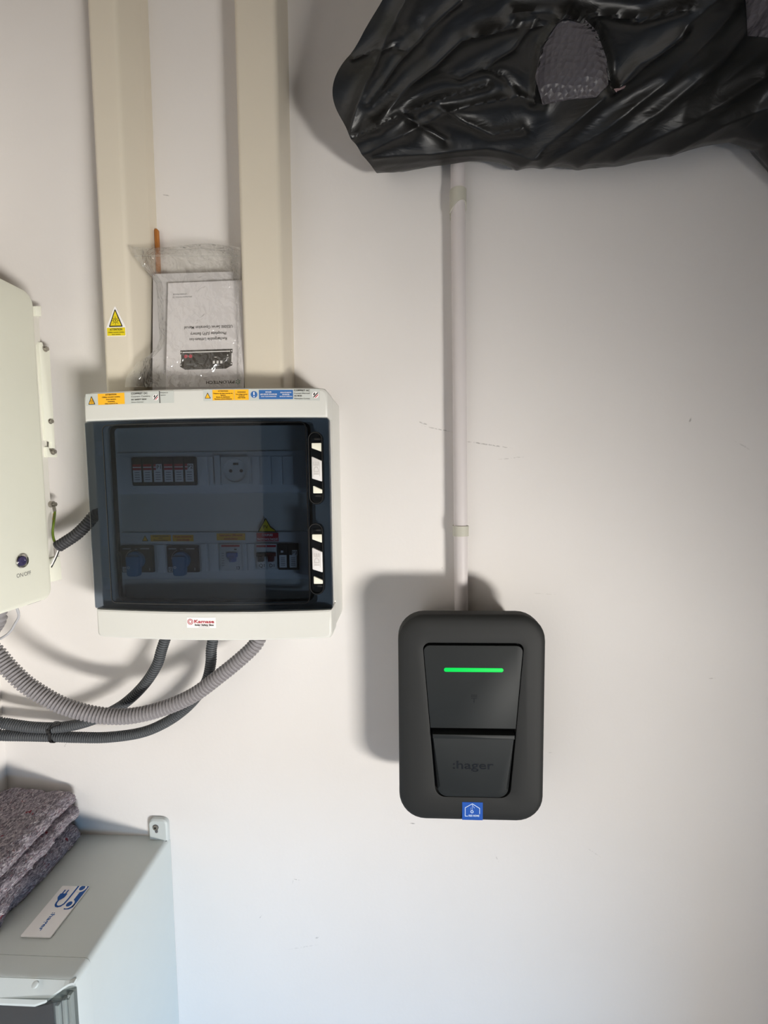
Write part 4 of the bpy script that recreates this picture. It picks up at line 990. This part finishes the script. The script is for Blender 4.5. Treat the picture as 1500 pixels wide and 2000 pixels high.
for side in (0, 1):
    for j in range(NZF):
        for i in range(NXF):
            k = side * st + j * (NXF + 1) + i; f = (k, k + NXF + 1, k + NXF + 2, k + 1); fs.append(f if side == 0 else f[::-1])
for j in range(NZF):
    for i in (0, NXF):
        k = j * (NXF + 1) + i; f = (k, k + st, k + st + NXF + 1, k + NXF + 1); fs.append(f if i == 0 else f[::-1])
for i in range(NXF):
    for j in (NZF,):
        k = j * (NXF + 1) + i; fs.append((k, k + st, k + st + 1, k + 1))
mb = MB(IDENT); mb.add(vs, fs); pb = mb.build('plastic_bag', 'film', angle=25)
tag(pb, 'crumpled clear plastic bag standing on the electrical box between ducts', 'bag')
mb = MB(IDENT)                       # press seal at the mouth of the bag
seal = [film_pt(i / 30, .075, 0) + Vector((0, -.0012, 0)) for i in range(31)]
mb.tube(seal, .0008, 0, 6); o = mb.build('press_seal', 'film', pb); o.location = (0, 0, 0)

# ------------------------------------------------------------------ black plastic wrap hanging high on the wall
def wrap_material():
    m, nt, p = new_mat('black_polythene'); L = nt.links
    tc = N(nt, 'ShaderNodeTexCoord'); n = N(nt, 'ShaderNodeTexNoise'); n.inputs['Scale'].default_value = 22; n.inputs['Detail'].default_value = 5; n.inputs['Distortion'].default_value = 1.5
    mp = N(nt, 'ShaderNodeMapping'); mp.inputs['Rotation'].default_value = (0, -.7, .3); mp.inputs['Scale'].default_value = (.6, 1, 1.8); L.new(tc.outputs['Object'], mp.inputs[0]); L.new(mp.outputs[0], n.inputs['Vector'])
    r = N(nt, 'ShaderNodeMapRange'); r.inputs[3].default_value = .22; r.inputs[4].default_value = .5; L.new(n.outputs['Fac'], r.inputs[0]); L.new(r.outputs[0], p.inputs['Roughness'])
    p.inputs['Base Color'].default_value = lin((19, 19, 19)); p.inputs['Specular IOR Level'].default_value = .42
    b = N(nt, 'ShaderNodeBump'); b.inputs['Strength'].default_value = .22; b.inputs['Distance'].default_value = .006; L.new(n.outputs['Fac'], b.inputs['Height']); L.new(b.outputs['Normal'], p.inputs['Normal'])
    return m
M['wrap'] = wrap_material()
def patch_material():
    m, nt, p = new_mat('bubble_film'); L = nt.links
    tc = N(nt, 'ShaderNodeTexCoord'); mp = N(nt, 'ShaderNodeMapping'); mp.inputs['Rotation'].default_value = (0, .75, 0); L.new(tc.outputs['Object'], mp.inputs[0])
    v = N(nt, 'ShaderNodeTexVoronoi'); v.inputs['Scale'].default_value = 130; v.inputs['Randomness'].default_value = .25; L.new(mp.outputs[0], v.inputs['Vector'])
    p.inputs['Base Color'].default_value = lin((78, 74, 78)); p.inputs['Roughness'].default_value = .38
    b = N(nt, 'ShaderNodeBump'); b.inputs['Strength'].default_value = .7; b.inputs['Distance'].default_value = .003; b.invert = True; L.new(v.outputs['Distance'], b.inputs['Height']); L.new(b.outputs['Normal'], p.inputs['Normal'])
    return m
M['patch'] = patch_material()
# section control points: depth, height, left end x
WS = [(.004, 2.085, -.030), (.030, 2.050, -.040), (.056, 2.040, -.046), (.074, 2.042, -.054), (.110, 2.062, -.082), (.145, 2.094, -.104), (.200, 2.112, -.056), (.265, 2.146, .004), (.310, 2.219, .030), (.315, 2.31, .02), (.26, 2.40, .03), (.15, 2.45, .03), (.03, 2.44, .02), (.004, 2.38, .0), (.004, 2.2, -.02)]
rim = [(-.05, .0), (.05, .004), (.12, .006), (.22, .003), (.34, -.004), (.44, .000), (.48, .012), (.56, .020), (.605, .010), (.635, -.020), (.68, -.065), (.72, -.10), (.9, -.11), (1.3, -.11)]
def rimz(x):
    for (x0, a), (x1, b) in zip(rim[:-1], rim[1:]):
        if x <= x1: t = max(0, (x - x0) / (x1 - x0)); return a + (b - a) * t
    return rim[-1][1]
W3 = closed_spline(WS, 19); NV = len(W3); NU = 400; XRR = 1.15
base = np.zeros((NU + 1, NV, 3))
for i in range(NU + 1):
    u = (i / NU) ** 1.25
    for k, (d, z, xl0) in enumerate(W3):
        x = xl0 + (XRR - xl0) * u
        wgt = max(0.0, min(1.0, (2.2 - z) / .14)); zz = z + rimz(x) * wgt
        base[i, k] = (x, -d, zz)
nrm = np.zeros_like(base)
du = np.gradient(base, axis=0); dv = np.roll(base, -1, axis=1) - np.roll(base, 1, axis=1)
nrm = np.cross(du, dv); nrm /= (np.linalg.norm(nrm, axis=2, keepdims=True) + 1e-9)
cen = np.array([.5, -.16, 2.25])
sg = np.sign(((base - np.array([0, -.16, 2.25])) * nrm)[NU // 2].sum()); nrm *= sg
FOLDS = [  # polylines in the frame of the photograph, width (px), height (m)
    ([(1010, 322), (1110, 245), (1190, 180), (1290, 85), (1400, -10)], 22, .012), ([(1060, 318), (1180, 250), (1300, 160), (1430, 20)], 16, .008),
    ([(1130, 318), (1290, 215), (1420, 110), (1500, 10)], 20, .009), ([(1200, 308), (1370, 225), (1500, 150)], 16, .007), ([(1310, 300), (1420, 240), (1520, 205)], 14, .006),
    ([(668, 300), (700, 200), (760, 60), (800, -20)], 14, .009), ([(720, 200), (775, 125), (830, 60), (900, 0)], 12, .008), ([(735, 240), (800, 165), (900, 75), (1000, 40)], 16, .012),
    ([(690, 265), (780, 225), (870, 190), (950, 165)], 12, .009), ([(700, 300), (790, 262), (880, 215), (1000, 190)], 14, .008), ([(730, 305), (850, 300), (950, 290), (1050, 300)], 12, .007),
    ([(790, 225), (830, 255), (870, 280)], 10, -.007), ([(860, 210), (910, 240), (960, 262), (1020, 250)], 12, .008), ([(900, 150), (960, 120), (1000, 95), (1040, 40)], 12, .008),
    ([(950, 130), (985, 150), (1010, 185), (1060, 205)], 9, .006), ([(1040, 200), (1055, 90), (1095, 20)], 8, .010), ([(1110, 15), (1165, 60), (1185, 120), (1192, 175)], 8, .012),
    ([(1000, 20), (1130, 20), (1250, 40), (1340, 10)], 12, .010), ([(930, 60), (1060, 45)], 10, .006), ([(1200, 165), (1250, 110), (1330, 60)], 10, .008), ([(690, 120), (740, 90), (790, 95)], 7, .005)]
def seg_d(px, py, a, b):
    ax, ay = a; bx, by = b; vx, vy = bx - ax, by - ay
    t = np.clip(((px - ax) * vx + (py - ay) * vy) / (vx * vx + vy * vy), 0, 1)
    return np.hypot(px - ax - t * vx, py - ay - t * vy)
rel = base - CAM; c3 = np.stack([rel[..., 0], -rel[..., 2], rel[..., 1]], -1) @ ROT.T
zc_ = np.maximum(c3[..., 2], .05); PX = 750 + FOC * c3[..., 0] / zc_; PY = 1000 + FOC * c3[..., 1] / zc_
disp = np.zeros(PX.shape)
for pts, wd_, hh in FOLDS:
    dm = np.min([seg_d(PX, PY, a, b) for a, b in zip(pts[:-1], pts[1:])], axis=0)
    disp += hh * np.exp(-(dm / wd_) ** 1.3)
for i in range(NU + 1):
    for k in range(NV):
        x, y, z = base[i, k]; q = Vector((x * 6 + z * 3, y * 8, z * 8 - x * 4))
        disp[i, k] += (abs(noise.noise(q * .6)) * -.020 - abs(noise.noise(q * 1.5 + Vector((4, 1, 2)))) * .008) * (.35 + .65 * min(1.0, max(0.0, (base[i, k, 2] - 2.03) / .09)))
pos = base + nrm * disp[..., None]
pos[..., 1] = np.minimum(pos[..., 1], -.0015)
mb = MB(IDENT); lps = []
c0 = pos[0].mean(axis=0) + np.array([.012, 0, 0])
for f_, dx in ((.25, .010), (.62, .006), (.88, .002)):
    lps.append([tuple(c0 + (p - c0) * f_ + np.array([dx, 0, 0]) + np.array([0, 0, noise.noise(Vector(p * 30)) * .004])) for p in pos[0]])
lps += [[tuple(p) for p in pos[i]] for i in range(NU + 1)]
mb.loft(lps); wrap = mb.build('black_plastic_wrap', 'wrap', angle=50)
tag(wrap, 'bulky object wrapped in crinkled black plastic, high on the wall', 'plastic wrap')
def in_poly(x, y, poly):
    c = False; j = len(poly) - 1
    for i in range(len(poly)):
        if (poly[i][1] > y) != (poly[j][1] > y) and x < (poly[j][0] - poly[i][0]) * (y - poly[i][1]) / (poly[j][1] - poly[i][1]) + poly[i][0]: c = not c
        j = i
    return c
def patch(poly, name, m, off, label):
    ids = {}; vs = []; fs = []
    for i in range(NU):
        for k in range(NV):
            k2 = (k + 1) % NV; qd = [(i, k), (i, k2), (i + 1, k2), (i + 1, k)]
            if base[i, k, 1] > -.02 or base[i, k, 2] > 2.34: continue
            if not in_poly(float(np.mean([PX[a] for a in qd])), float(np.mean([PY[a] for a in qd])), poly): continue
            f = []
            for a in qd:
                if a not in ids: ids[a] = len(vs); vs.append(tuple(pos[a] + nrm[a] * off))
                f.append(ids[a])
            fs.append(tuple(f))
    if not fs: return None
    cnt = {}
    for f in fs:
        for a_, b_ in zip(f, f[1:] + f[:1]): cnt[frozenset((a_, b_))] = cnt.get(frozenset((a_, b_)), 0) + 1
    rimv = {v for e, c_ in cnt.items() if c_ == 1 for v in e}
    for v in rimv:                        # trim the rim of the patch to a clean outline
        q = Vector(pix(vs[v])); best = None
        for (a_, b_) in zip(poly, poly[1:] + poly[:1]):
            a_, b_ = Vector(a_), Vector(b_); t_ = max(0, min(1, (q - a_).dot(b_ - a_) / (b_ - a_).length_squared)); c_ = a_ + (b_ - a_) * t_
            if best is None or (c_ - q).length < (best - q).length: best = c_
        if (best - q).length < 14: vs[v] = tuple(at(best.x, best.y, -vs[v][1]))
    mb = MB(IDENT); mb.add(vs, fs); o = mb.build(name, m, wrap, angle=60); o.location = (0, 0, 0); o['label'] = label
    sm = o.modifiers.new('thick', 'SOLIDIFY'); sm.thickness = .0008; sm.offset = 0
    return o
patch([(1045, 150), (1060, 90), (1095, 35), (1140, 35), (1165, 60), (1185, 115), (1188, 165), (1165, 190), (1110, 195), (1060, 205)], 'bubble_wrap', 'patch', .0018, 'greyish bubble wrap showing through the black plastic')
patch([(1455, -30), (1600, -30), (1600, 60), (1520, 75), (1460, 70)], 'bubble_wrap', 'patch', .0018, 'greyish bubble wrap at the right edge')
M['tear'] = mat('pinkish_foam', (150, 128, 130), .7, .3, .1, 100, .4, 300)
patch([(1190, 175), (1195, 158), (1208, 155), (1224, 165), (1212, 172)], 'foam_scrap', 'tear', .002, 'pinkish foam scrap in a small tear')
